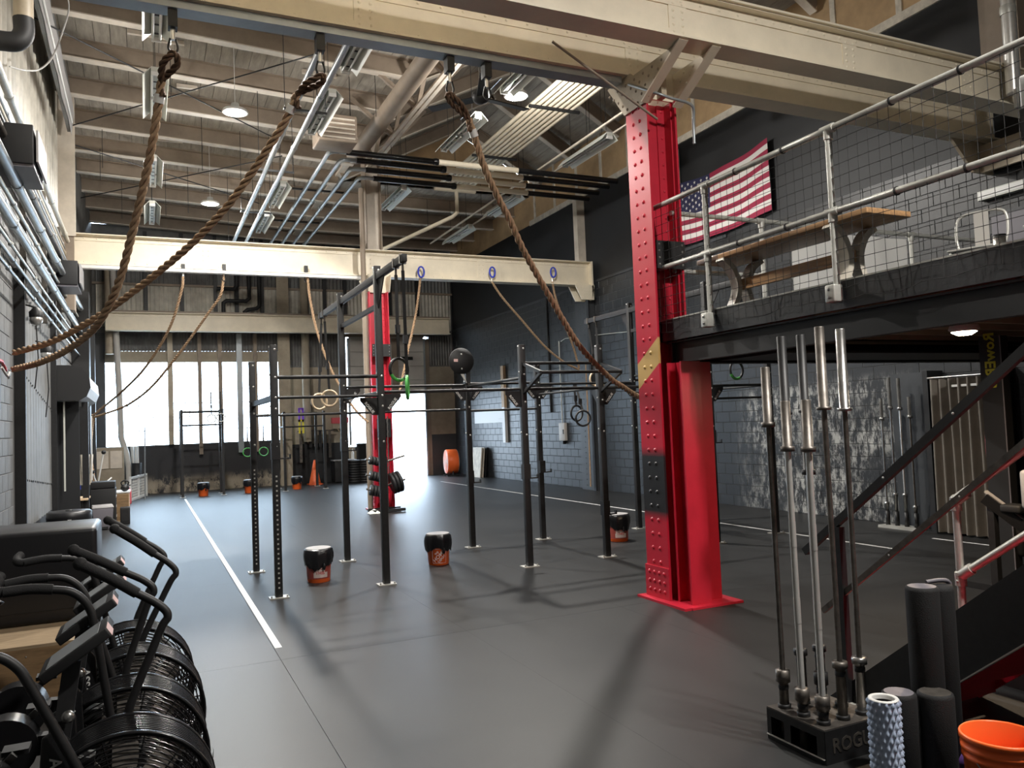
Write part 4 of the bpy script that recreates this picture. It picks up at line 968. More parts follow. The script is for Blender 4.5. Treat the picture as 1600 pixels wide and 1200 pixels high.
# flag on the wall
fg = thing('flag', 'American flag hanging on the dark wall above the mezzanine', 'flag', (XR-0.06, 13.45, 6.0))
LY, HZ = 2.76, 1.30
def flag_pt(u, v, t=0.0):             # u along the fly (towards the viewer), v down
    sag = -0.11*math.sin(PI*u)*(1-v*0.4)
    return Vector((-0.02-0.025*math.sin(u*14+v*2)-t, -u*LY, 0.60+0.06*u+sag-v*HZ-0.0*u))
def flag_strip(u0, u1, v0, v1, mm, name, t=0.0, nn=18, lab=None):
    mb = MB(); vs = []
    for i in range(nn+1):
        u = u0+(u1-u0)*i/nn; vs += [flag_pt(u, v0, t), flag_pt(u, v1, t)]
    mb._add(vs, [(2*i, 2*i+1, 2*i+3, 2*i+2) for i in range(nn)], True)
    return mb.build(name, M[mm], fg, fix=False)
for k in range(13):
    mm = 'flag_red' if k % 2 == 0 else 'flag_white'
    flag_strip(0.40 if k < 7 else 0.0, 1.0, k/13, (k+1)/13, mm, 'stripe')
flag_strip(0.0, 0.40, 0.0, 7/13, 'flag_blue', 'canton')
st = MB()
for r_ in range(9):
    nn = 6 if r_ % 2 == 0 else 5
    for q in range(nn):
        u = (0.40/12)*(1+2*q+(0 if nn == 6 else 1)); v = (7/13)*(r_+1)/10
        cpt = flag_pt(u, v, 0.006); poly = []
        for s in range(10):
            a = PI/2+s*PI/5; rr = 0.040 if s % 2 == 0 else 0.016; poly.append(cpt+Vector((0, -rr*math.cos(a), rr*math.sin(a))))
        st._add([cpt]+poly, [(0, s+1, (s+1) % 10+1) for s in range(10)])
st.build('stars', M['flag_white'], fg, fix=False, kind='stuff')
MB().box(-0.03, 0.0, 0.0, 0.05, -0.78, 0.62).build('header', M['flag_white'], fg)
# wall things above the mezzanine
o = thing('wall_speaker', 'pale grey box mounted on the dark wall above the flag', 'box', (XR-0.25, 13.6, 6.95)); MB().box(0, 0.25, -0.25, 0.25, -0.42, 0.42).build('cabinet', M['door_grey'], o, bevel=0.015); MB().box(-0.02, 0, -0.2, 0.2, -0.36, 0.36).build('grille', M['grey_lid'], o)
o = thing('wall_strip_light', 'long white box light on the dark wall over the mezzanine', 'light', (XR-0.12, 6.32, 4.52)); MB().box(0, 0.10, -0.9, 0.55, -0.06, 0.06).build('housing', M['offwhite'], o); MB().box(-0.006, 0, -0.88, 0.53, -0.045, 0.045).build('diffuser', M['white'], o)
o = thing('projection_screen', 'grey panel on the dark wall under the long box light', 'panel', (XR-0.05, 6.05, 3.80)); MB().box(0, 0.03, -0.9, 0.7, -0.5, 0.42).build('sheet', M['grey_bin'], o); MB().box(-0.01, 0.04, -0.92, 0.72, 0.42, 0.46).build('top_bar', M['wall_dark'], o)
o = thing('vent_pipe', 'bright metal vent pipe rising beside the wall pier', 'pipe', (8.85, 5.5, 5.2)); MB().cyl((0, 0, 0), (0.02, 0, 2.6), 0.075, 14).build('run', M['chrome'], o); MB().lathe([(0.08, 0.9), (0.085, 0.95), (0.08, 1.0)], 14).build('band', M['galv'], o)
o = thing('floodlight', 'white and black lamp housing at the edge of the frame beside the railing', 'lamp', (4.66, 2.80, MZ+0.74)); MB().box(-0.05, 0.05, -0.08, 0.04, 0.02, 0.22).build('housing', M['white'], o, bevel=0.02); MB().box(-0.05, 0.05, -0.09, 0.04, -0.16, 0.02).build('grille', M['black'], o); MB().box(-0.03, 0.03, 0.05, 0.08, 0.05, 0.16).build('bracket', M['galv'], o)
# lamp and things in the dark under the mezzanine
o = thing('bulkhead_lamp', 'lit warm lamp under the mezzanine deck', 'lamp', (5.75, 4.08, 2.335)); MB().lathe([(0.10, 0.03), (0.11, 0.0), (0.09, -0.02)], 18).build('ring', M['white'], o); MB().lathe([(0.09, -0.021), (0.05, -0.045), (0.001, -0.05)], 18).build('bowl', M['lamp_warm'], o); MB().tube([(0, 0, 0.03), (0, 0, 0.26)], 0.03, 8).build('stem', M['white'], o)
disc_lamp((0, 0, -0.07), 0.16, 34, (1.0, 0.76, 0.52), o, 175)

# ------------------------------------------------------------------ pull-up rig
rg = thing('pull_up_rig', 'large black steel pull-up rig bolted to the floor in the middle of the hall', 'rig', (0, 0, 0))
YA, YC = 8.80, 10.66
ups = [(1.25, YA, 2.69), (1.235, YC-0.08, 2.66), (2.42, YA, 3.60), (2.41, YC, 3.60), (4.21, YC, 2.42), (4.21, YA, 2.71), (5.36, YC+0.04, 2.66), (5.31, YA, 2.71), (7.08, YC+0.06, 3.60), (7.06, YA, 3.60), (8.30, YA+0.2, 2.66), (8.32, YC+0.1, 2.66)]
um = {}
for (x, y, h) in ups:
    if h not in um:
        mb = MB(); mb.box(-0.0375, 0.0375, -0.0375, 0.0375, 0.012, h); um[h] = mb.build('upright', M['black'], rg, (x, y, 0), bevel=0.004).data
    else: link('upright', um[h], rg, (x, y, 0))
fm = None
for (x, y, h) in ups:
    if fm is None:
        mb = MB(); mb.box(-0.10, 0.10, -0.075, 0.075, 0, 0.010)
        for sx in (-0.08, 0.08): mb.cyl((sx, -0.05, 0.01), (sx, -0.05, 0.03), 0.01, 6)
        fm = mb.build('foot_plate', M['plate'], rg, (x, y, 0)).data
    else: link('foot_plate', fm, rg, (x, y, 0))
def xbar(x0, x1, y, z, r_=0.017, name='pull_up_bar', mm='black'):
    MB().cyl((x0+0.037, y, z), (x1-0.037, y, z), r_, 10).build(name, M[mm], rg)
def ybar(x, y0, y1, z, r_=0.017): MB().cyl((x, y0+0.037, z), (x, y1-0.037, z), r_, 10).build('cross_bar', M['black'], rg)
def sqx(x0, x1, y, z, w=0.05, h=0.06): MB().box(x0+0.037, x1-0.037, y-w/2, y+w/2, z-h/2, z+h/2).build('cross_beam', M['black'], rg)
def sqy(x, y0, y1, z, w=0.05, h=0.06, name='cross_beam'): MB().box(x-w/2, x+w/2, y0+0.037, y1-0.037, z-h/2, z+h/2).build(name, M['black'], rg)
xbar(1.25, 2.42, YA, 2.34, 0.021); xbar(1.25, 2.42, YA, 2.12, 0.017); sqy(1.245, YA, YC-0.08, 2.12)
xbar(1.235, 2.41, YC-0.04, 1.97); xbar(2.42, 4.21, YA, 2.16, 0.019); xbar(2.41, 4.21, YC, 2.32, 0.019); xbar(2.41, 4.21, YC, 1.97)
ybar(2.42, YA, YC, 2.16); ybar(4.21, YA, YC, 2.30, 0.019); xbar(4.21, 5.31, YA, 2.16, 0.02); xbar(4.21, 5.36, YC+0.02, 2.34, 0.019); xbar(4.21, 5.36, YC+0.02, 1.95)
# stand-off bar in front of the third bay
for (z, y) in ((2.48, YA), (2.33, YA-0.52)): MB().cyl((4.21, y, z), (5.31, y, z), 0.02, 10).build('pull_up_bar', M['black'], rg)
for x in (4.21, 5.31):
    mb = MB(); mb.bar((x, YA, 2.48), (x, YA-0.52, 2.33), 0.035, 0.035); mb.bar((x, YA, 2.10), (x, YA-0.52, 2.33), 0.035, 0.035); mb.build('stand_off_bracket', M['black'], rg)
xbar(5.31, 7.06, YA, 2.16, 0.02); xbar(5.36, 7.08, YC+0.05, 2.32, 0.019); ybar(5.33, YA, YC, 2.16); ybar(7.07, YA, YC, 2.16); ybar(7.07, YA, YC, 2.42)
xbar(7.06, 8.30, YA+0.1, 2.16, 0.019); xbar(7.08, 8.32, YC+0.08, 2.36, 0.019); xbar(7.06, 8.30, YA+0.1, 1.98); ybar(8.31, YA+0.2, YC+0.1, 2.16)
# corner gussets with white lettering
def gusset(x, y, z, sx, axis='x', text=True):
    mb = MB(); s = 0.20
    if axis == 'x': mb.prism([(x+sx*0.0375, z), (x+sx*(0.0375+s), z), (x+sx*(0.0375+s), z-0.04), (x+sx*0.10, z-s), (x+sx*0.0375, z-s)], y-0.005, y+0.005)
    else: mb.prism([(y+sx*0.0375, z), (y+sx*(0.0375+s), z), (y+sx*(0.0375+s), z-0.04), (y+sx*0.10, z-s), (y+sx*0.0375, z-s)], x-0.005, x+0.005, 'x')
    g = mb.build('gusset_plate', M['black'], rg)
    if text and axis == 'x':
        a = R(48)*(1 if sx < 0 else 1)
        ang = R(52) if sx > 0 else R(-52)
        cx, cz = x+sx*0.135, z-0.115
        def fn(u, v, w): return (cx+u*math.cos(ang)-v*math.sin(ang), y-0.0065-w, cz+u*math.sin(ang)+v*math.cos(ang))
        text_mesh('ROGUE', 0.045, M['tape_w'], 'lettering', 0.0008, fn, g, 0.001)
for (x, y, z, sx) in ((2.41, YC, 2.30, 1), (4.21, YC, 2.30, -1), (4.21, YC, 2.30, 1), (2.42, YA, 2.14, 1), (2.42, YA, 2.10, -1), (4.21, YA, 2.14, -1), (5.36, YC, 2.30, -1), (5.36, YC+0.04, 2.30, 1), (5.31, YA, 2.14, 1), (7.06, YA, 2.14, -1), (7.06, YA, 2.14, 1), (7.08, YC, 2.30, -1)): gusset(x, y, z, sx)
for (x, y, z, sx) in ((1.245, YA, 2.08, 1), (4.21, YC, 2.28, -1), (5.33, YA, 2.14, 1), (7.07, YA, 2.14, 1)): gusset(x, y, z, sx, 'y', False)
# high rails for rings, front to back, over two bays
for x in (2.42, 7.07):
    MB().box(x-0.026, x+0.026, 7.72, 12.1, 3.44, 3.52).build('high_rail', M['black'], rg, bevel=0.004)
    MB().box(x-0.022, x+0.022, YA, YC, 3.12, 3.17).build('lower_rail', M['black'], rg)
    for yy in (7.80, 8.05, 11.75, 12.0):
        hk = MB(); hk.box(x-0.035, x+0.035, yy-0.02, yy+0.02, 3.43, 3.53); hk.tube([(x, yy, 3.43), (x, yy, 3.36)], 0.012, 6); hk.build('trolley_hook', M['steel_dark'], rg)
    for (yy, s) in ((YA, -1), (YC, 1)):
        MB().prism([(yy, 3.44), (yy+s*0.30, 3.44), (yy+s*0.03, 3.10), (yy, 3.05)], x-0.006, x+0.006, 'x').build('rail_gusset', M['black'], rg)
# bolts catching the light
bt = MB()
for (x, y, h) in ups:
    for z in (2.34, 2.12, 2.00, 1.60, h-0.05): bt.dome((x+0.012, y-0.0375, z), 0.014, (0, -1, 0), 6); bt.dome((x-0.0375, y+0.01, z+0.03), 0.014, (-1, 0, 0), 6)
bt.build('bolt_heads', M['chrome'], rg, kind='stuff')
hl = MB()
for (x, y) in ((1.25, YA), (1.235, YC-0.08)):
    for k in range(24): hl.box(x-0.009, x+0.009, y-0.0385, y-0.037, 0.10+k*0.051, 0.118+k*0.051)
hl.build('peg_hole_light', M['plate'], rg, kind='stuff')  # pale squares colour in the light showing through the upright holes
for (x, y, z) in ((4.21, YA, 1.15), (5.36, YC, 1.08), (5.31, YA, 0.62), (4.21, YC, 1.0), (7.06, YA, 1.45), (1.25, YA, 1.55), (2.41, YC, 1.55)):
    jc = MB(); jc.box(x-0.045, x+0.045, y-0.045, y+0.045, z-0.09, z+0.09); jc.box(x+0.04, x+0.16, y-0.02, y+0.02, z-0.09, z-0.075); jc.box(x+0.145, x+0.16, y-0.02, y+0.02, z-0.075, z-0.04); jc.build('bar_hook', M['black'], rg)
# wall-ball target
tg = MB(); tg.lathe([(0.001, -0.012), (0.185, -0.012), (0.19, 0), (0.185, 0.012), (0.001, 0.012)], 36, (4.10, YC-0.10, 2.66), 'y'); tg.build('target_disc', M['black_matte'], rg)
MB().box(4.165, 4.235, YC-0.085, YC-0.03, 2.35, 2.76).build('target_arm', M['black'], rg); MB().prism([(4.06, 2.50), (4.12, 2.50), (4.17, 2.34)], YC-0.11, YC-0.095).build('target_brace', M['plate'], rg)
MB().box(3.98, 4.02+0.02, YC-0.118, YC-0.112, 2.65, 2.69).build('target_sticker', M['sticker'], rg)
tbo = MB(); tbo.dome((4.10, YC-0.112, 2.76), 0.014, (0, -1, 0), 6); tbo.dome((4.10, YC-0.112, 2.55), 0.014, (0, -1, 0), 6); tbo.build('target_bolts', M['chrome'], rg, kind='stuff')
# ------------------------------------------------------------------ rings on straps
def ring_set(lab, anchor, ring, tilt, mm, group, strap_mm='black_matte', pad=None, rr=0.115):
    """one gym ring hanging on its webbing strap"""
    a = Vector(anchor); c = Vector(ring)
    t = thing('gym_ring', lab, 'gym ring', tuple(c), 0, group)
    pts = [(rr*math.cos(q*PI/16), 0, rr*math.sin(q*PI/16)) for q in range(32)]
    mt = Matrix.Rotation(tilt, 3, 'Z')
    MB().tube([mt @ Vector(p) for p in pts], 0.0165, 8, closed=True).build('ring', M[mm], t)
    top = Vector((0, 0, rr)); d = a-c
    MB().bar(d, top, 0.034, 0.006, (0.3, 1, 0.1)).build('strap', M[strap_mm], t)
    mid = top.lerp(d, 0.35); MB().cbox(mid, (0.05, 0.03, 0.09)).build('buckle', M['black'], t)
    if pad:
        MB().tube([mt @ Vector((rr*math.cos(q), 0, rr*math.sin(q))) for q in [PI*1.15+k*0.12 for k in range(14)]], 0.0185, 8).build('grip_tape', M[pad], t)
    return t
g_ = 'gym rings on the rig'
ring_set('black gym ring, upper one of the pair below the stand-off bar', (6.0, YC+0.05, 2.30), (6.0, YC, 1.86), 0.2, 'black', g_)
ring_set('black gym ring, lower one of the pair below the stand-off bar', (6.03, YC+0.05, 2.30), (6.05, YC-0.1, 1.78), -0.2, 'black', g_)
ring_set('wooden gym ring beside the far end of the first high rail', (2.42, 12.0, 3.36), (2.34, 11.9, 2.18), 0.2, 'ringwood', g_)
ring_set('wooden gym ring overlapping its twin under the first high rail', (2.42, 11.75, 3.36), (2.46, 11.75, 2.22), -0.25, 'ringwood', g_)
ring_set('black gym ring with green wrap hung from the near end of the first high rail', (2.42, 8.05, 3.36), (2.42, 8.05, 2.36), 0.35, 'black', g_, pad='green')
ring_set('black gym ring with green strap tail seen edge-on at the first high rail', (2.42, 7.80, 3.36), (2.46, 7.9, 2.16), 1.2, 'green', g_)
ring_set('pale gym ring under the far end of the second high rail', (7.07, 12.0, 3.36), (7.1, 11.9, 2.46), 0.1, 'ringwood', g_)
ring_set('pale gym ring just behind the near red column', (7.07, 11.75, 3.36), (7.0, 11.6, 2.30), 0.4, 'ringwood', g_)
ring_set('black and green gym ring against the wall beyond the mezzanine edge', (7.07, 8.05, 3.36), (7.08, 8.25, 2.33), 0.1, 'black', g_, pad='green')
ring_set('bright green gym ring hanging low beside the last uprights', (7.3, YA+0.9, 2.16), (7.42, YA+0.9, 1.16), 1.35, 'green', g_, rr=0.13)
ring_set('bright green gym ring hanging low, partner of the other low green one', (7.42, YA+1.0, 2.16), (7.52, YA+0.98, 1.15), 1.35, 'green', g_, rr=0.13)
# ------------------------------------------------------------------ ropes
def rope_thing(lab, path, r_, pitch, loop=None, step=0.012, whip=0.12):
    t = thing('climbing_rope', lab, 'rope', (0, 0, 0), 0, 'climbing ropes')
    rope_mb(path, r_, pitch, 3, step, 6 if r_ > 0.018 else 5).build('rope', M['rope'], t, fix=False)
    if loop:
        d_ = (Vector(path[1])-Vector(path[0])).normalized(); q_ = Vector(path[0])+d_*0.10; MB().cyl(q_, q_+d_*0.07, r_*1.12, 12).build('whipping', M['white'], t, label='white tape whipping')
        rope_mb(loop, r_*0.8, pitch*0.7, 3, 0.02, 5).build('eye_splice', M['rope_d'], t, fix=False)
    return t
def eye(a, b, w):
    """closed loop from a down to b with width w for the spliced eye"""
    a = Vector(a); b = Vector(b); s = Vector((w, 0, 0)); m1 = a.lerp(b, 0.35)
    return [b, m1-s, a-s*0.6, a+Vector((0, 0, 0.03)), a+s*0.6, m1+s, b, b+Vector((0.01, 0, -0.12))]
def shackle(p, lab):
    t = thing('beam_clamp', lab, 'beam clamp', tuple(p)); MB().box(-0.035, 0.035, -0.05, 0.05, 0.0, 0.14).build('clamp', M['black'], t); MB().tube([(0, 0, 0), (0.0, 0, -0.09)], 0.018, 8).build('swivel', M['chrome'], t); MB().tube(catmull([(-0.02, 0, -0.08), (-0.035, 0, -0.16), (0, 0, -0.20), (0.035, 0, -0.16), (0.02, 0, -0.08)], 5), 0.009, 6).build('shackle', M['black'], t); return t
A0 = Vector((0.24, 6.68, 4.98)); B0 = Vector((1.40, 6.68, 4.98)); C0 = Vector((2.58, 6.68, 4.98))
HK = atX(20, 562, XL+0.14)
def through(pxs, a, b): return [between(x, y, a, b) for x, y in pxs]
pa = through([(252, 128), (246, 175), (236, 235), (222, 300), (205, 370), (187, 437), (165, 487), (140, 520), (100, 549), (60, 567), (21, 577)], A0, HK)
pb = through([(464, 148), (448, 185), (420, 230), (385, 282), (350, 328), (300, 380), (250, 423), (205, 458), (175, 480), (130, 508), (80, 534), (22, 551)], B0, HK)
pcs = through([(732, 186), (742, 215), (757, 262), (775, 302), (797, 345), (820, 395), (860, 466), (905, 540), (950, 588), (975, 606), (1000, 622)], C0, (5.95, 8.78, 2.05))
for (A_, path, lab) in ((A0, pa, 'thick tan climbing rope hung nearest the window-side wall and tied back to it'), (B0, pb, 'thick tan climbing rope beside the long conduits, swept back to the wall'), (C0, pcs, 'thick tan climbing rope swept past the black pipes to the near red column')):
    p0 = path[0]; topv = Vector((A_.x, A_.y, A_.z-0.22))
    rope_thing(lab, path, 0.036, 0.27, eye(topv, p0, 0.05), 0.02)
shackle((0.24, 6.68, 5.075-0.09), 'black beam clamp holding the rope nearest the wall')
shackle((1.40, 6.68, 5.075-0.09), 'black beam clamp holding the rope beside the conduits')
shackle((2.58, 6.68, 5.075-0.09), 'black beam clamp holding the rope swept to the red column')
shackle((2.95, 6.68, 5.075-0.09), 'spare black beam clamp with nothing on it')
YG3 = 16.95; e1 = atX(146, 648, XL+0.3)
for (pxs, a, b, lab) in (
    ([(286, 432), (284, 452), (270, 500), (250, 540), (222, 580), (190, 612), (165, 633), (147, 648)], atY(286, 430, YG3), e1, 'thin far climbing rope nearest the window-side wall, tied back to it'),
    ([(350, 425), (345, 460), (325, 490), (300, 525), (270, 565), (235, 606), (200, 632), (165, 646), (146, 652)], atY(350, 425, YG3), e1, 'second far climbing rope, crossing the bright windows to the wall'),
    ([(480, 428), (485, 470), (496, 520), (515, 572), (535, 610), (555, 640), (575, 660)], atY(480, 428, YG3), (4.5, 16.6, 2.05), 'far climbing rope drawn across to the far red column'),
    ([(657, 432), (654, 460), (648, 500), (638, 545), (630, 585), (622, 625)], atY(657, 432, YG3), (4.9, 16.3, 2.4), 'pale far climbing rope hanging before the grey sectional door'),
    ([(768, 440), (785, 465), (815, 500), (850, 540), (880, 565), (905, 578)], atY(768, 435, YG3), (10.0, 17.3, 3.15), 'dark far climbing rope drawn to the riveted wall pier'),
    ([(863, 440), (868, 465), (880, 500), (895, 540), (905, 575)], atY(863, 436, YG3), (10.0, 17.3, 3.2), 'short far climbing rope nearest the block wall')):
    a = Vector(a); path = through(pxs, a, b); rope_thing(lab, path, 0.030, 0.22, None, 0.035)
for px_, py_, lab in ((286, 424, 'first'), (350, 424, 'second'), (478, 426, 'third')): shackle(tuple(atY(px_, py_, YG3)), 'beam clamp under the middle girder, %s from the wall' % lab)
for px_, lab in ((657, 'nearest the far red column'), (768, 'at the middle'), (863, 'nearest the block wall')):
    p = atY(px_, 434, YG3); t = thing('blue_sling', 'blue sling around the middle girder, %s' % lab, 'sling', tuple(p)); MB().tube([(0.07*math.cos(q*PI/8), -0.06, 0.12+0.12*math.sin(q*PI/8)) for q in range(16)], 0.02, 6, closed=True).build('webbing', M['blue'], t); MB().tube([(0, 0, 0.02), (0, 0, -0.12)], 0.016, 6).build('shackle', M['chrome'], t)
rope_thing('coiled far rope end hanging down the window-side wall', [e1, e1+Vector((-0.05, -0.02, -0.4)), e1+Vector((-0.08, 0.0, -0.9)), e1+Vector((-0.02, -0.05, -1.5)), e1+Vector((0.03, -0.1, -2.0))], 0.045, 0.16, None, 0.03)
rope_thing('rope tail hanging straight down the riveted wall pier', [(10.0, 17.2, 3.15), (10.0, 17.2, 1.6), (10.0, 17.22, 0.1)], 0.022, 0.10, None, 0.03)
wh = thing('rope_hook', 'red wall bracket and black panel where the near ropes are tied', 'hook', (XL, HK.y-0.25, HK.z)); MB().box(-0.01, 0.06, -0.8, 0.0, -0.55, 0.06).build('black_panel', M['black'], wh); MB().tube([(0.08, -0.6, -0.05), (0.08, -0.05, -0.05), (0.08, 0.2, -0.12)], 0.02, 8).build('red_bar', M['redbox'], wh); MB().tube([(0.08, -0.5, -0.1), (0.08, -0.45, -0.35), (0.08, -0.3, -0.48)], 0.018, 8).build('red_handle', M['redbox'], wh); MB().tube(catmull([(0.10, -0.2, -0.12), (0.13, -0.05, -0.2), (0.13, 0.1, -0.15), (0.10, 0.25, -0.2)], 5), 0.014, 6).build('tie_cord', M['white'], wh)
# ------------------------------------------------------------------ orange buckets lined with black bags
def bucket(loc, rz, lab, print_=None, tip=0.0, seed=1, drape=0.17):
    rnd = random.Random(seed)
    t = thing('bucket', lab, 'bucket', loc, rz, 'orange buckets on the gym floor')
    MB().lathe([(0.125, 0.0), (0.130, 0.006), (0.146, 0.30), (0.152, 0.302), (0.152, 0.365), (0.146, 0.365), (0.142, 0.30), (0.126, 0.012), (0.001, 0.012)], 36).build('pail', M['orange'], t)
    mb = MB(); n = 40; prof = [(0.130, 0.33, 0), (0.140, 0.372, 0.0), (0.150, 0.386, 0.004), (0.163, 0.368, 0.006), (0.172, 0.31, 0.010), (0.171, 0.26, 0.012), (0.162, 0.225, 0.012), (0.158, 0.20, 0.010)]
    vs = []
    ph = [rnd.uniform(0, 6.28) for _ in range(3)]
    for q, (r_, z, w) in enumerate(prof):
        for j in range(n):
            a = 2*PI*j/n; wob = w*(math.sin(7*a+ph[0])+0.7*math.sin(13*a+ph[1]))*0.5
            zz = z+(0.022*math.sin(2*a+ph[2])+0.012*math.sin(5*a+ph[0]))*(q/7)**2*1.3 - (0.20-drape)*0 - ((0.03 if q >= 6 else 0)*rnd.uniform(0, 1))
            vs.append(((r_+wob)*math.cos(a), (r_+wob)*math.sin(a), zz))
    mb._add(vs, [(i*n+j, i*n+(j+1) % n, (i+1)*n+(j+1) % n, (i+1)*n+j) for i in range(len(prof)-1) for j in range(n)], True)
    mb.build('bag_liner', M['bag'], t, fix=False)
    MB().lathe([(0.001, 0.300), (0.10, 0.302), (0.132, 0.335)], 28, caps=False).build('bag_inside', M['bag'], t, fix=False)
    lid = MB(); lid.lathe([(0.001, 0.372), (0.139, 0.372), (0.1465, 0.380), (0.146, 0.388), (0.135, 0.391), (0.08, 0.389), (0.001, 0.389)], 32); lid.build('lid', M['grey_lid'], t)
    kn = MB(); a = -PI/2+0.35; kn.sphere((0.166*math.cos(a), 0.166*math.sin(a), 0.185), 0.02, 8, 6, (0.9, 0.9, 2.0)); kn.build('bag_knot', M['bag'], t)
    bail = MB(); bail.tube([(0.153*math.cos(q*PI/14), -0.02, 0.31-0.0-0.13*math.sin(q*PI/14)) if False else (0.157*math.cos(q*PI/14), -0.157*math.sin(q*PI/14), 0.30-0.16*math.sin(q*PI/14)) for q in range(15)], 0.004, 6) if print_ == 'plain' else None
    if bail.v: bail.build('bail', M['steel'], t)
    def wrap(u, v, w, z0, ang0=-PI/2):
        r_ = 0.1299+0.0545*(v+z0)+0.0008+w; a = ang0+u/0.135
        return (r_*math.cos(a), r_*math.sin(a), v+z0)
    if print_ == 'logo':
        f = R(45)
        def mk(txt, size, ox, oz):
            def fn(u, v, w):
                U = ox+u*math.cos(f)-v*math.sin(f); V = oz+u*math.sin(f)+v*math.cos(f); return wrap(U, V, w, 0.115)
            text_mesh(txt, size, M['pinkwhite'], 'lettering', 0.0006, fn, t, 0.0012)
        mk('THE', 0.032, -0.032, 0.040); mk('HOME', 0.068, -0.004, 0.004); mk('DEPOT', 0.040, 0.028, -0.034)
        fr = MB(); s = 0.088
        for (a, b) in (((-s, -s), (s, -s)), ((s, -s), (s, s)), ((s, s), (-s, s)), ((-s, s), (-s, -s))):
            nn = 8; w_ = 0.0025
            for q in range(nn):
                p0 = (a[0]+(b[0]-a[0])*q/nn, a[1]+(b[1]-a[1])*q/nn); p1 = (a[0]+(b[0]-a[0])*(q+1)/nn, a[1]+(b[1]-a[1])*(q+1)/nn)
                nx, ny = (-(b[1]-a[1])/(2*s)*w_, (b[0]-a[0])/(2*s)*w_)
                fr._add([wrap(p0[0]-nx, p0[1]-ny, 0.0004, 0.118), wrap(p1[0]-nx, p1[1]-ny, 0.0004, 0.118), wrap(p1[0]+nx, p1[1]+ny, 0.0004, 0.118), wrap(p0[0]+nx, p0[1]+ny, 0.0004, 0.118)], [(0,1,2,3)])
        fr.build('logo_frame', M['pinkwhite'], t, fix=False)
    if print_ == 'label':
        def patch(u0, u1, z0, z1, mm, lift, name):
            mb = MB(); nn = 10
            for q in range(nn):
                a = u0+(u1-u0)*q/nn; b = u0+(u1-u0)*(q+1)/nn
                mb._add([wrap(a, 0, lift, z0), wrap(b, 0, lift, z0), wrap(b, 0, lift, z1), wrap(a, 0, lift, z1)], [(0,1,2,3)])
            mb.build(name, M[mm], t, fix=False)
        patch(-0.20, 0.16, 0.045, 0.235, 'orange_lab', 0.0004, 'print_ground')
        patch(-0.055, 0.065, 0.060, 0.235, 'pinkwhite', 0.0010, 'print_panel'); patch(-0.065, 0.10, 0.060, 0.120, 'pinkwhite', 0.0011, 'print_panel')
        for txt, sz, oz in (('LET\'S', 0.036, 0.205), ('DO', 0.036, 0.165), ('THIS', 0.050, 0.112)):
            text_mesh(txt, sz, M['print_red'], 'lettering', 0.0004, lambda u, v, w, oz=oz: wrap(u+0.01, v, w+0.0012, oz), t, 0.001)
    if tip: t.rotation_euler = (tip, 0, rz)
    return t
bucket((1.80, 9.47, 0), -0.15, 'orange bucket with printed label and black liner, by the rig uprights nearest the tape line', 'label', seed=3)
bucket((3.35, 9.68, 0), -0.25, 'orange bucket with the diagonal shop logo and black liner under the rig', 'logo', seed=5)
bucket((6.15, 9.85, 0), -0.45, 'orange bucket with a printed label just past the near red column\'s window side', 'label', seed=8)
bucket((7.52, 9.72, 0), 0.5, 'orange bucket half hidden behind the near red column', 'plain', seed=11)
bucket((1.47, 24.7, 0), 0, 'far orange bucket between the far rig posts nearest the windows', None, seed=13)
bucket((2.74, 24.7, 0), 0, 'far orange bucket in the middle of the row by the windows', None, seed=17)
bucket((4.15, 24.9, 0), 0.2, 'far orange bucket before the tan rear column and traffic cone', None, seed=19)

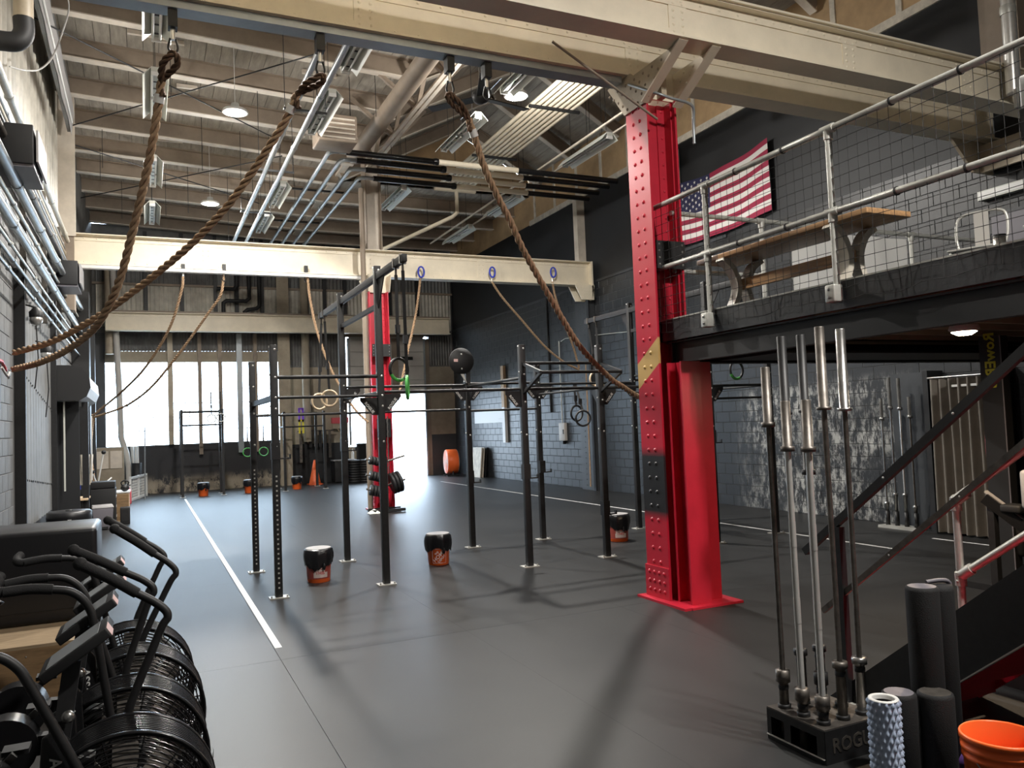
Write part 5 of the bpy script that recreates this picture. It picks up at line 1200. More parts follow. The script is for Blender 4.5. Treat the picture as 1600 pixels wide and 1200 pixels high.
# ------------------------------------------------------------------ air bikes
def bike(first=False):
    t = thing('air_bike', 'x', 'exercise bike')
    # fan cage: rim wires and two spiral-free faces of concentric wires with spokes
    cg = MB()
    for y in [-0.10+0.02*k for k in range(11)]: cg.tube([(0.315*math.cos(q*PI/24), y, 0.385+0.315*math.sin(q*PI/24)) for q in range(48)], 0.0034, 5, closed=True)
    cg.build('cage_rim', M['black_shiny'], t)
    for y in (-0.105, 0.105):
        fc = MB()
        for k in range(15): rr = 0.085+k*0.0158; fc.tube([(rr*math.cos(q*PI/20), y+ (0.012 if y > 0 else -0.012)*(1-(rr/0.315)**2), 0.385+rr*math.sin(q*PI/20)) for q in range(40)], 0.0028, 4, closed=True)
        fc.tube([(0.316*math.cos(q*PI/24), y, 0.385+0.316*math.sin(q*PI/24)) for q in range(48)], 0.008, 6, closed=True)
        for k in range(14):
            a = 2*PI*k/14; fc.tube([(0.06*math.cos(a), y*1.1, 0.385+0.06*math.sin(a)), (0.315*math.cos(a), y, 0.385+0.315*math.sin(a))], 0.0035, 4)
        fc.build('cage_face', M['black_shiny'], t)
    fn = MB(); fn.cyl((0, -0.12, 0.385), (0, 0.12, 0.385), 0.075, 18); fn.build('hub', M['black'], t)
    for k in range(8):
        a = 2*PI*k/8; mt = Matrix.Translation((0, 0, 0.385)) @ Matrix.Rotation(a, 4, 'Y') @ Matrix.Rotation(0.5, 4, 'Z'); mb = MB(); mb.box(0.07, 0.28, -0.004, 0.004, -0.045, 0.045, mt); mb.build('fan_blade', M['steel_dark'], t)
    fr = MB(); fr.bar((-0.62, 0, 0.33), (-0.06, 0, 0.30), 0.06, 0.09); fr.bar((-0.62, 0, 0.33), (-0.80, 0, 0.72), 0.06, 0.06); fr.bar((-0.16, 0, 0.33), (-0.13, 0, 0.62), 0.07, 0.08); fr.bar((0.30, -0.17, 0.06), (0.34, 0.17, 0.06), 0.06, 0.05); fr.bar((-0.85, -0.2, 0.06), (-0.85, 0.2, 0.06), 0.06, 0.05); fr.bar((-0.85, 0, 0.06), (-0.60, 0, 0.33), 0.06, 0.06); fr.bar((0.0, 0.13, 0.385), (0.32, 0.13, 0.06), 0.03, 0.05); fr.bar((0.0, -0.13, 0.385), (0.32, -0.13, 0.06), 0.03, 0.05); fr.build('frame', M['black'], t)
    ft = MB()
    for x in (0.32, -0.85):
        for y in (-0.2, 0.2): ft.lathe([(0.03, 0), (0.035, 0.02), (0.02, 0.04)], 10, (x, y*0.9, 0))
    ft.build('levelling_feet', M['black_matte'], t)
    cov = [(-0.28, 0.30), (-0.15, 0.30), (-0.165, 0.72), (-0.20, 0.77), (-0.25, 0.74)]
    MB().prism(cov, 0.115, 0.135).build('mast_cover', M['black_shiny'], t, bevel=0.006); k1 = MB().prism(cov, -0.135, -0.115).build('mast_cover', M['black_shiny'], t, bevel=0.006)
    def tf(u, v, w): return (-0.210+v*1.0, -0.1365-w, 0.565-u)
    text_mesh('ASSAULT', 0.052, M['tape_w'], 'lettering', 0.0006, tf, k1, 0.001)
    ms = MB(); ms.bar((-0.20, -0.09, 0.68), (-0.16, -0.05, 0.97), 0.055, 0.045); k2 = ms.build('mast', M['black'], t)
    pn = MB(); pn.sphere((-0.17, -0.13, 0.80), 0.022, 10, 6); pn.build('adjust_knob', M['steel'], k2)
    co = MB(); mt = Matrix.Translation((-0.14, -0.03, 1.01)) @ Matrix.Rotation(R(-33), 4, 'Y'); co.box(-0.13, 0.12, -0.13, 0.10, -0.018, 0.018, mt); cobj = co.build('console', M['black_matte'], t, bevel=0.006)
    sc = MB(); sc.box(-0.10, 0.09, -0.11, 0.08, 0.0185, 0.0205, mt); sc.build('screen', M['screen'], cobj)
    sk = MB(); sk.box(0.1205, 0.1215, -0.12, -0.02, -0.017, 0.017, mt); sk.build('sticker', M['sticker'], cobj)
    # arms: near one swung forward, far one swung back
    ga = [(0.0, 0.16, 0.30), (-0.02, 0.16, 0.60), (0.11, 0.17, 0.97), (0.145, 0.17, 1.04), (0.11, 0.175, 1.09), (0.02, 0.18, 1.15)]
    MB().tube(catmull(ga, 6), 0.0165, 10).build('handle_arm', M['black'], t)
    h1 = MB(); h1.tube(catmull([(0.035, 0.18, 1.14), (-0.05, 0.18, 1.20), (-0.155, 0.185, 1.265)], 5), 0.021, 12); h1.sphere((-0.165, 0.185, 1.272), 0.026, 12, 8); h1.build('handle_grip', M['foam'], t)
    gb = [(0.0, -0.16, 0.30), (-0.06, -0.16, 0.55), (-0.14, -0.17, 0.95), (-0.17, -0.17, 1.06), (-0.23, -0.175, 1.125), (-0.32, -0.18, 1.145)]
    MB().tube(catmull(gb, 6), 0.0165, 10).build('handle_arm', M['black'], t)
    h2 = MB(); h2.tube(catmull([(-0.30, -0.18, 1.143), (-0.38, -0.18, 1.15), (-0.47, -0.19, 1.145)], 5), 0.021, 12); h2.tube(catmull([(-0.47, -0.19, 1.145), (-0.50, -0.185, 1.15), (-0.505, -0.15, 1.165), (-0.49, -0.12, 1.18)], 5), 0.021, 12); h2.build('handle_grip', M['foam'], t)
    ck = MB(); ck.cyl((-0.55, -0.06, 0.33), (-0.55, 0.06, 0.33), 0.14, 24); ck.build('chain_cover', M['black_shiny'], t)
    for s in (-1, 1):
        cr = MB(); cr.bar((-0.55, s*0.09, 0.33), (-0.55+s*0.12, s*0.09, 0.33+s*0.12), 0.025, 0.03); cr.build('crank', M['steel'], t); pd = MB(); pd.cbox((-0.55+s*0.12, s*0.15, 0.33+s*0.12), (0.10, 0.09, 0.02)); pd.build('pedal', M['black_matte'], t)
    MB().bar((-0.80, 0, 0.70), (-0.84, 0, 0.86), 0.045, 0.045).build('seat_post', M['black'], t)
    se = MB(); se.sphere((-0.86, 0, 0.90), 0.13, 14, 8, (1.1, 1.0, 0.35)); se.sphere((-0.72, 0, 0.905), 0.08, 12, 6, (1.4, 0.6, 0.35)); se.build('saddle', M['vinyl'], t)
    return t
bk1 = bike(); bk1.location = (-0.09, 3.32, 0); bk1['group'] = 'air bikes'; bk1['label'] = 'black air bike nearest the viewer in the row of four'
def swing(root, near_deg, far_deg):
    """turn the paired arms about the fan axle: they move against each other"""
    arms = [c for c in root.children if c.name.startswith('handle_')]
    arms.sort(key=lambda c: sum(v.co.y for v in c.data.vertices)/len(c.data.vertices))
    for q, c in enumerate(arms):
        a = R(near_deg if q < 2 else far_deg)
        c.matrix_local = Matrix.Translation((0, 0, 0.385)) @ Matrix.Rotation(a, 4, 'Y') @ Matrix.Translation((0, 0, -0.385))
for y, dx, lab, sw in ((3.88, 0.0, 'black air bike, second in the row from the viewer', (3, -3)), (4.46, 0.02, 'black air bike, third in the row from the viewer', (-4, 5)), (5.03, 0.0, 'black air bike farthest in the row, before the white tape line', (-2, 3))):
    d = dup(bk1, (-0.09+dx, y, 0), R(random.uniform(-1.5, 1.5)), lab); swing(d, *sw)
swing(bk1, -13, 1)
# ------------------------------------------------------------------ wooden box with the black crash pad on it
px_ = thing('plyo_box', 'plywood jump box under the black pad beside the air bikes', 'box', (-0.92, 6.62, 0))
MB().box(-0.5, 0.5, -0.62, -0.602, 0, 0.43).build('front_panel', M['ply'], px_); MB().box(-0.5, 0.5, 0.56, 0.578, 0, 0.43).build('back_panel', M['ply'], px_)
MB().box(0.482, 0.5, -0.60, 0.56, 0, 0.43).build('side_panel', M['ply'], px_); MB().box(-0.5, -0.482, -0.60, 0.56, 0, 0.43).build('side_panel', M['ply'], px_)
MB().box(-0.5, 0.5, -0.62, 0.578, 0.43, 0.45).build('top_panel', M['ply_edge'], px_)
sc = MB()
for x in (-0.42, -0.1, 0.2, 0.46):
    for z in (0.06, 0.38): sc.dome((x, -0.62, z), 0.006, (0, -1, 0), 5)
sc.build('screws', M['steel'], px_, kind='stuff')
pd_ = thing('crash_pad', 'big black vinyl pad lying on the plywood jump box', 'pad', (-0.90, 6.98, 0.452)); MB().box(-0.52, 0.56, -0.36, 0.36, 0, 0.66).build('pad', M['vinyl'], pd_, bevel=0.035)
sm = MB(); sm.box(-0.50, 0.54, -0.364, -0.36, 0.09, 0.094); sm.build('seam', M['black_shiny'], pd_)
# ------------------------------------------------------------------ things along the window-side wall
for k in range(4):
    t = thing('bumper_round', 'thick black round pad, %s of the stack behind the crash pad' % ('bottom', 'second from bottom', 'second from top', 'top')[k], 'pad', (-1.06, 13.6, k*0.178), 0, 'stacked round pads')
    MB().lathe([(0.001, 0.002), (0.27, 0.002), (0.30, 0.02), (0.305, 0.09), (0.30, 0.155), (0.27, 0.174), (0.001, 0.174)], 36).build('pad', M['vinyl'], t)
    if k >= 2: MB().box(0.0, 0.05, -0.306, -0.30, 0.05, 0.065).build('tag', M['white'], t)
    if k == 3: MB().lathe([(0.05, 0.174), (0.055, 0.182), (0.001, 0.184)], 14).build('cap', M['black'], t)
t = thing('pedal_bin', 'grey pedal bin with paler lid standing before the black shelf', 'bin', (-0.80, 17.5, 0), 0.1)
mb = MB(); 
def frustum(mb, a, b, z0, z1, c=(0, 0)):
    vs = [(c[0]+sx*w/2, c[1]+sy*d/2, z) for (w, d, z) in ((a[0], a[1], z0), (b[0], b[1], z1)) for sx, sy in ((-1,-1), (1,-1), (1,1), (-1,1))]
    mb._add(vs, [(3,2,1,0), (4,5,6,7), (0,1,5,4), (1,2,6,5), (2,3,7,6), (3,0,4,7)]); return mb
frustum(mb, (0.31, 0.26), (0.37, 0.32), 0.0, 0.42); mb.build('body', M['grey_bin'], t, bevel=0.012); mb = MB(); frustum(mb, (0.39, 0.34), (0.35, 0.30), 0.42, 0.475); mb.build('lid', M['grey_lid'], t, bevel=0.01)
MB().box(-0.09, 0.09, -0.17, -0.13, 0.02, 0.06).build('pedal', M['black'], t)
t = thing('storage_tower', 'tall black drawer tower behind the grey bin', 'shelf', (-0.82, 18.5, 0))
MB().box(-0.23, 0.23, -0.25, 0.3, 0.04, 0.74).build('body', M['black_matte'], t, bevel=0.01); MB().box(-0.22, 0.22, -0.25, 0.3, 0.75, 0.88).build('top_tray', M['black_matte'], t, bevel=0.01)
for k in range(3): MB().box(0.232, 0.24, -0.12, 0.12, 0.14+k*0.2, 0.18+k*0.2).build('handle', M['chrome'], t)
for sx in (-0.2, 0.2):
    for sy in (-0.2, 0.25): MB().sphere((sx, sy, 0.02), 0.02, 8, 6).build('caster', M['black'], t)
t = thing('kettlebell', 'black kettlebell on the tan cabinet', 'kettlebell', (-0.43, 18.9, 0.625)); MB().sphere((0, 0, 0.075), 0.085, 16, 10, (1, 1, 0.88)).build('bell', M['black'], t); MB().tube(catmull([(-0.05, 0, 0.12), (-0.07, 0, 0.19), (0, 0, 0.23), (0.07, 0, 0.19), (0.05, 0, 0.12)], 5), 0.015, 8).build('handle', M['black'], t)
t = thing('cabinet', 'tan wooden cabinet with a pale top behind the drawer tower', 'cabinet', (-0.45, 19.1, 0)); MB().box(-0.15, 0.10, -0.3, 0.4, 0, 0.60).build('body', M['wood_w'], t); MB().box(-0.17, 0.12, -0.32, 0.42, 0.60, 0.625).build('top', M['tape_w'], t); MB().box(-0.14, 0.09, -0.305, -0.3, 0.03, 0.57).build('door', M['ply'], t)
t = thing('speaker_box', 'small black box at the foot of the tan cabinet', 'box', (-0.42, 18.3, 0)); MB().box(-0.09, 0.09, -0.12, 0.12, 0.0, 0.34).build('body', M['black_matte'], t, bevel=0.012); MB().box(-0.06, 0.06, -0.125, -0.12, 0.06, 0.3).build('grille', M['black'], t)
t = thing('wall_ledge', 'pale ledge on the wall holding blue cups beyond the stacked pads', 'shelf', (-1.22, 15.9, 0.60)); MB().box(-0.22, 0.28, -0.15, 0.55, 0.10, 0.13).build('board', M['wood_w'], t); MB().box(-0.2, 0.2, -0.1, 0.5, 0.0, 0.1).build('drawer', M['black'], t); MB().box(-0.2, -0.15, -0.1, 0.5, -0.60, 0.0).build('leg', M['black'], t); MB().box(0.15, 0.2, -0.1, 0.5, -0.60, 0.0).build('leg', M['black'], t)
for x, c, lab in ((-1.12, 'blue', 'dark blue spray bottle on the ledge'), (-0.99, 'violet', 'violet-blue spray bottle on the ledge')):
    t = thing('spray_bottle', lab, 'bottle', (x, 15.95, 0.73)); MB().lathe([(0.035, 0), (0.038, 0.10), (0.015, 0.14), (0.014, 0.16)], 14).build('body', M['white'], t); MB().cbox((0.01, 0, 0.19), (0.10, 0.035, 0.07)).build('trigger_head', M[c], t)
t = thing('small_jars', 'cluster rack of small white bottles at the wall end of the ledge', 'rack', (-1.35, 15.9, 0.73))
MB().box(-0.08, 0.1, -0.06, 0.06, 0, 0.012).build('tray', M['steel'], t)
for k in range(4): MB().lathe([(0.016, 0.012), (0.017, 0.06), (0.009, 0.075), (0.009, 0.09)], 10, (-0.055+k*0.045, 0, 0)).build('jar', M['white'], t)
for k in range(5):
    t = thing('foam_stick', 'cream foam stick standing in the black tub, %s from the wall' % ('first', 'second', 'third', 'fourth', 'fifth')[k], 'foam stick', (XL+0.15+k*0.055, 19.2-0.02*k, 0.82), 0, 'cream foam sticks'); MB().tube([(0.01*(2-k), 0, -0.05), (-0.012*(2-k), 0, 0.62)], 0.028, 10).build('stick', M['tan_trim'], t)
t = thing('tub', 'black tub holding the cream foam sticks', 'tub', (XL+0.27, 19.2, 0.30)); MB().box(-0.2, 0.2, -0.15, 0.15, 0.0, 0.5).build('body', M['black_matte'], t, bevel=0.01); MB().box(-0.21, 0.21, -0.16, 0.16, -0.30, 0.0).build('stand', M['black'], t)
for k in range(2): tag(MB().tube([(XL+0.26+k*0.14, 18.9, 0.9), (XL+0.26+k*0.14, 19.0, 2.25)], 0.012, 8).build('white_pole', M['white']), 'thin white pole leaning under the shutter hood, %s' % ('first' if k == 0 else 'second'), 'pole')
t = thing('push_trolley', 'white framed folding trolley leaning by the wall beyond the tower', 'trolley', (-0.95, 20.6, 0))
for a, b in (((-0.2, 0, 0.02), (0.05, 0, 1.45)), ((0.12, 0.25, 0.02), (-0.2, 0.2, 1.0)), ((-0.2, 0, 0.5), (0.2, 0.2, 0.85)), ((0.0, 0.1, 0.02), (0.12, 0.2, 0.02))): MB().tube([a, b], 0.018, 8).build('frame_tube', M['white'], t)
for p in ((0.05, 0, 1.45), (-0.2, 0.2, 1.0)): MB().sphere(p, 0.05, 10, 6).build('joint', M['black'], t)
t = thing('screen_frame', 'white slatted pen panel standing before the rear windows', 'panel', (-0.43, 24.4, 0), math.atan2(2.6, 0.55))
for z in (0.04, 0.64): MB().box(0, 2.0, -0.02, 0.02, z-0.03, z+0.03).build('rail', M['white'], t)
for k in range(3): MB().box(k*0.98, k*0.98+0.05, -0.025, 0.025, 0, 0.68).build('post', M['white'], t)
lm = MB()
for k in range(25): lm.bar((0.05+k*0.08, 0, 0.06), (min(1.98, 0.05+k*0.08+0.3), 0, 0.62), 0.006, 0.006); lm.bar((0.05+k*0.08, 0, 0.62), (min(1.98, 0.05+k*0.08+0.3), 0, 0.06), 0.006, 0.006)
lm.build('lattice', M['white'], t, kind='stuff')
t = thing('fire_extinguisher', 'small red canister at the near end of the white pen panel', 'canister', (-0.46, 23.7, 0)); MB().lathe([(0.07, 0), (0.075, 0.02), (0.075, 0.36), (0.03, 0.42), (0.025, 0.48)], 16).build('cylinder', M['redbox_pink'], t); MB().box(-0.02, 0.06, -0.012, 0.012, 0.48, 0.51).build('valve', M['black'], t)
t = thing('tube_bin', 'black tube bin of white pipes by the rear windows', 'bin', (-0.28, 26.4, 0.0)); MB().lathe([(0.14, 0), (0.14, 1.0), (0.13, 1.0), (0.13, 0.02), (0.001, 0.02)], 18).build('bin', M['black_matte'], t)
for k in range(6): tag(MB().tube([(-0.28+0.05*math.cos(k), 26.4+0.05*math.sin(k), 0.05), (-0.33+0.09*math.cos(k), 26.4+0.09*math.sin(k), 1.5)], 0.025, 8).build('plastic_pipe', M['white']), 'white plastic pipe leaning in the black tube bin, %s' % ('first from the tan column', 'second from the tan column', 'third from the tan column', 'third from the wall', 'second from the wall', 'first from the wall')[k], 'pipe', 'white pipes in the bin')
o = thing('corner_cabinet', 'old grey wooden cabinet in the corner under the window pipes', 'cabinet', (-1.05, 25.9, 0)); MB().box(-0.3, 0.45, -0.25, 0.3, 0, 1.5).build('body', M['conc_tan'], o); MB().box(-0.25, 0.05, -0.27, -0.25, 0.9, 1.4).build('door', M['joist_l'], o); MB().box(0.1, 0.4, -0.27, -0.25, 0.9, 1.4).build('door', M['joist_l'], o)
o = MB().cyl((-0.06, 24.9, 0), (-0.04, 24.95, 2.05), 0.018, 8).build('lone_pole', M['alu']); tag(o, 'thin pole standing by the white pen panel', 'pole')

# ------------------------------------------------------------------ far rigs near the windows
def small_rig(name, lab, xs_, ys_, h):
    t = thing('small_rig', lab, 'rig', (0, 0, 0)); pmm = None
    for x in xs_:
        for y in ys_:
            if pmm is None: pmm = MB().box(-0.035, 0.035, -0.035, 0.035, 0, h).build('upright', M['black'], t, (x, y, 0)).data
            else: link('upright', pmm, t, (x, y, 0))
            MB().box(x-0.08, x+0.08, y-0.06, y+0.06, 0, 0.012).build('foot_plate', M['plate'], t)
    for z in (h-0.06, h-0.45):
        for y in ys_: MB().cyl((xs_[0], y, z), (xs_[-1], y, z), 0.02, 8).build('pull_up_bar', M['black'], t)
        for x in xs_: MB().cyl((x, ys_[0], z), (x, ys_[-1], z), 0.02, 8).build('cross_bar', M['black'], t)
    return t
small_rig('a', 'small black rig before the steel windows', (0.92, 2.02), (24.6, 25.5), 2.5)
small_rig('b', 'small black rig before the tan rear column', (3.72, 4.9), (24.3, 25.6), 2.35)
ring_set('pale gym ring on the window rig, nearer the wall', (1.72, 24.6, 3.0), (1.72, 24.55, 2.22), 0, 'white', 'gym rings on the window rig'); ring_set('pale gym ring on the window rig, farther from the wall', (1.98, 24.6, 3.0), (1.98, 24.55, 2.24), 0, 'white', 'gym rings on the window rig')
ring_set('green gym ring low before the window sill, window side', (2.78, 25.3, 2.0), (2.78, 25.3, 1.18), 0, 'green', 'green rings by the windows', rr=0.13); ring_set('green gym ring low before the window sill, by the near upright', (3.25, 25.3, 2.0), (3.25, 25.3, 1.18), 0, 'green', 'green rings by the windows', rr=0.13)
t = thing('traffic_cone', 'orange traffic cone by the tan rear column', 'cone', (4.98, 26.4, 0)); MB().lathe([(0.19, 0.03), (0.03, 0.80), (0.025, 0.80)], 22).build('cone', M['cone'], t); MB().box(-0.22, 0.22, -0.22, 0.22, 0, 0.03).build('base', M['cone'], t)
for z, c, lab, y_ in ((2.28, 'violet', 'violet resistance band hung high by the tan column', 0), (1.90, 'yellow', 'yellow resistance band hung under the violet one', 0)):
    t = thing('resistance_band', lab, 'band', (4.62, 26.6, z)); MB().box(-0.09, -0.03, -0.02, 0.0, -0.22, 0.22).build('strap', M[c], t); MB().box(0.03, 0.09, -0.02, 0.0, -0.22, 0.22).build('strap', M[c], t); MB().box(-0.09, 0.09, -0.02, 0.0, 0.18, 0.24).build('fold', M[c], t)
hb = thing('band_rail', 'rail of dark bands and belts hung on the rear wall', 'rail', (4.85, 26.95, 1.75)); MB().cyl((-0.3, 0, 0), (0.9, 0, 0), 0.02, 8).build('rail', M['steel_dark'], hb)
for k in range(7): MB().box(-0.25+k*0.16, -0.16+k*0.16, -0.05, -0.03, -random.uniform(0.5, 1.1), 0.02).build('band', M['black_matte'] if k % 3 else M['steel_dark'], hb)
t = thing('red_hose_box', 'faded red metal box on the tan concrete panel', 'box', (6.0, 27.08, 1.95)); MB().box(-0.28, 0.28, -0.06, 0.1, 0.02, 0.22).build('lid', M['redbox_pink'], t); MB().box(-0.26, 0.26, -0.04, 0.1, -0.16, 0.02).build('body', M['conc_tan'], t); MB().tube(catmull([(-0.1, -0.05, -0.16), (0, -0.06, -0.3), (0.12, -0.05, -0.34), (0.2, -0.05, -0.2)], 5), 0.012, 6).build('hose', M['wood_w'], t)
t = thing('tool_cart', 'black cart with white bottles before the rear wall', 'cart', (6.0, 26.7, 0)); MB().box(-0.35, 0.35, -0.25, 0.25, 0.02, 0.72).build('body', M['black_matte'], t, bevel=0.01); MB().box(-0.38, 0.38, -0.28, 0.28, 0.72, 0.75).build('top', M['grey_lid'], t)
for dx, lab in ((0.0, 'white bottle on the black cart, taller one'), (0.3, 'white bottle on the black cart near its edge')):
    t = thing('white_bottle', lab, 'bottle', (6.0+dx, 26.65, 0.75)); MB().lathe([(0.05, 0), (0.05, 0.22), (0.02, 0.27), (0.02, 0.32)], 12).build('bottle', M['white'], t); MB().lathe([(0.022, 0.32), (0.022, 0.35), (0.001, 0.35)], 10).build('cap', M['white'], t)
for s, (x, y) in enumerate(((6.22, 26.1), (6.58, 26.0))):
    for k in range(9):
        t = thing('bumper_plate', 'black bumper plate lying in a floor stack, %s from the floor, %s stack' % (['first', 'second', 'third', 'fourth', 'fifth', 'sixth', 'seventh', 'eighth', 'ninth'][k], 'nearer the cart' if s == 0 else 'nearer the door'), 'weight plate', (x, y, k*0.082), 0, 'bumper plates on the floor'); MB().lathe([(0.03, 0.001), (0.225, 0.001), (0.228, 0.04), (0.225, 0.079), (0.03, 0.079)], 24).build('plate', M['black_matte'], t)
for k in range(3): tag(MB().bar((6.75+k*0.05, 26.9, 0.0), (6.80+k*0.05, 27.12, 1.25), 0.03, 0.5, (1, 0, 0)).build('black_mat', M['black_matte']), 'black mat leaning on the low block wall, %s' % ('first', 'second', 'third')[k], 'mat', 'leaning black mats')
# plate tree at the far red column
t = thing('plate_tree', 'black weight tree loaded with plates beside the far red column', 'weight rack', (4.55, 16.35, 0))
MB().box(-0.04, 0.04, -0.04, 0.04, 0.06, 1.15).build('upright', M['black'], t)
for (a, b) in (((-0.35, -0.3), (0.35, -0.3)), ((-0.35, 0.3), (0.35, 0.3)), ((0, -0.3), (0, 0.3))): MB().bar((a[0], a[1]*0.6, 0.04), (b[0], b[1]*0.6, 0.04), 0.07, 0.06).build('base_bar', M['black'], t)
pegs = [(-1, 0.40), (-1, 0.70), (-1, 1.02), (1, 0.55), (1, 1.05)]
for s, z in pegs: MB().tube([(s*0.03, 0, z), (s*0.42, 0, z+0.10)], 0.022, 10).build('peg', M['steel_dark'], t)
def plate_on(s, z, off, r_, w_, lab):
    a = Vector((s*0.03, 0, z)); d = Vector((s*0.39, 0, 0.10)).normalized(); p = a+d*off
    q = thing('weight_plate', lab, 'weight plate', (4.55+p.x, 16.35, p.z), 0, 'plates on the weight tree'); q.rotation_euler = (0, math.atan2(-0.10, s*0.39) if s > 0 else -math.atan2(-0.10, 0.39)+PI*0, 0)
    MB().lathe([(0.028, -w_/2), (r_*0.9, -w_/2), (r_, -w_/3), (r_, w_/3), (r_*0.9, w_/2), (0.028, w_/2)], 26, axis='x').build('plate', M['black_matte'], q); MB().lathe([(0.03, w_/2+0.001), (0.05, w_/2+0.001), (0.05, -w_/2-0.001), (0.03, -w_/2-0.001)], 14, axis='x').build('hub_ring', M['steel'], q)
for z, r_, lv in ((0.40, 0.115, 'lowest'), (0.70, 0.10, 'middle'), (1.02, 0.09, 'top')):
    for k in range(4): plate_on(-1, z, 0.08+k*0.07, r_, 0.06, 'small black plate on the %s window-side peg, %s from the post' % (lv, ('first', 'second', 'third', 'fourth')[k]))
for k in range(3): plate_on(1, 0.55, 0.12+k*0.075, 0.225, 0.065, 'large black plate on the door-side peg, %s from the post' % ('first', 'second', 'third')[k])
t = thing('towel', 'crumpled pale towel at the foot of the weight tree', 'towel', (4.25, 16.2, 0))
mb = MB(); rnd = random.Random(4); vs = []; n = 14
for i in range(n):
    for j in range(n):
        e = max(0, 1-max(abs(i-6.5), abs(j-6.5))/6.5); vs.append(((i-6.5)*0.02, (j-6.5)*0.02, 0.005+0.09*e**0.6*(0.6+0.4*math.sin(i*1.3+j*0.9))))
mb._add(vs, [(i*n+j, (i+1)*n+j, (i+1)*n+j+1, i*n+j+1) for i in range(n-1) for j in range(n-1)], True); mb.build('cloth', M['offwhite'], t)
for k in range(2):
    hc = MB(); rr = []
    for q in range(26): rr.append((4.62+k*0.08+0.006*math.sin(q*2.4), 16.62, 2.0-q*0.055))
    tag(hc.tube(rr, 0.014, 6).build('chain', M['steel'] if k else M['wood_w']), 'hanging chain down the face of the far red column, %s' % ('steel one' if k else 'brassy one'), 'chain')
# fan, boards and boxes by the door and block wall
t = thing('drum_fan', 'big orange drum fan standing by the open door', 'fan', (9.62, 26.1, 0), R(-98))
MB().lathe([(0.40, -0.19), (0.42, -0.17), (0.42, 0.17), (0.40, 0.19), (0.395, 0.19), (0.395, -0.19)], 32, (0, 0, 0.50), 'y').build('drum', M['orange'], t)
for y in (-0.20, 0.20):
    g = MB()
    for k in range(9): g.tube([((0.06+k*0.042)*math.cos(q*PI/16), y, 0.50+(0.06+k*0.042)*math.sin(q*PI/16)) for q in range(32)], 0.004, 4, closed=True)
    for k in range(8): a = k*PI/4; g.tube([(0, y, 0.5), (0.4*math.cos(a), y, 0.5+0.4*math.sin(a))], 0.004, 4)
    g.build('grille', M['white'], t)
MB().lathe([(0.001, -0.06), (0.09, -0.05), (0.09, 0.12), (0.001, 0.13)], 16, (0, 0, 0.5), 'y').build('motor', M['grey_bin'], t)
for k in range(4): mb = MB(); mt = Matrix.Translation((0, 0, 0.5)) @ Matrix.Rotation(k*PI/2, 4, 'Y') @ Matrix.Rotation(0.5, 4, 'X'); mb.box(0.08, 0.36, -0.005, 0.005, -0.09, 0.09, mt); mb.build('blade', M['grey_lid'], t)
for x in (-0.26, 0.26): MB().tube([(x, -0.22, 0.03), (x, 0.22, 0.03)], 0.02, 8).build('skid', M['black'], t); MB().tube([(x, 0, 0.03), (x*0.95, 0, 0.2)], 0.02, 8).build('skid_leg', M['black'], t)
for k in range(3): tag(MB().bar((9.92+k*0.09, 24.6, 0), (10.02+k*0.09, 24.6, 0.98), 0.03, 0.75, (0, 1, 0)).build('board', M['tan_trim'] if k < 2 else M['black_matte']), '%s board leaning on the block wall beside the orange fan' % ('first pale', 'second pale', 'black')[k], 'board')
t = thing('lumber_post', 'pine lumber post fixed upright on the block wall with a white lower part', 'post', (XR-0.06, 22.7, 1.15)); MB().box(-0.04, 0.05, -0.10, 0.10, 1.10, 2.40).build('bare_part', M['wood_w'], t); MB().box(-0.04, 0.05, -0.10, 0.10, 0.0, 1.10).build('white_part', M['white'], t)
t = thing('wall_banner', 'white horizontal board on the block wall crossing the lumber post', 'board', (XR-0.04, 24.1, 1.95)); MB().box(0, 0.025, -1.35, 1.15, -0.17, 0.22).build('board', M['white'], t)
MB().box(-0.003, 0, -1.3, -0.9, -0.05, -0.045).build('scratch', M['grey_lid'], t)
t = thing('electrical_box', 'grey electrical box with conduit on the block wall', 'electrical box', (XR-0.10, 18.9, 1.22)); MB().box(0, 0.09, -0.16, 0.16, 0, 0.48).build('box', M['door_grey'], t, bevel=0.01); MB().cyl((0.06, 0.05, 0.48), (0.06, 0.05, 2.7), 0.018, 8).build('conduit', M['galv'], t); MB().box(0.0, 0.09, -0.05, 0.05, -0.09, 0.0).build('connector', M['black'], t); MB().box(-0.02, 0.0, -0.12, -0.09, 0.18, 0.3).build('switch_lever', M['black'], t)
o = MB().tube([(XR-0.03, 18.85, 3.9), (XR-0.03, 18.6, 3.95), (XR-0.03, 12.0, 3.55), (XR-0.03, 9.0, 3.4)], 0.014, 8).build('wall_conduit_run', M['galv']); tag(o, 'thin pale conduit run along the block wall at rig height', 'conduit')
o = thing('junction_box', 'small white junction box on the thin wall conduit', 'box', (XR-0.05, 17.9, 3.88)); MB().box(-0.03, 0.03, -0.07, 0.07, -0.07, 0.07).build('box', M['white'], o)
o = MB().cyl((XR-0.03, 19.6, 2.0), (XR-0.03, 19.6, 5.2), 0.03, 8).build('wall_downpipe', M['wall_black']); tag(o, 'dark vertical pipe on the block wall by the wall pier', 'pipe')
o = thing('light_switch', 'small black switch on the block wall near the rear corner', 'switch', (XR-0.03, 27.0-0.6, 1.55)); MB().box(0, 0.02, -0.05, 0.05, -0.09, 0.09).build('plate', M['black'], o)
o = thing('wall_outlet', 'small white outlet on the scuffed block wall', 'outlet', (XR-0.03, 11.1, 1.55)); MB().box(0, 0.02, -0.09, 0.09, -0.035, 0.035).build('plate', M['white'], o)
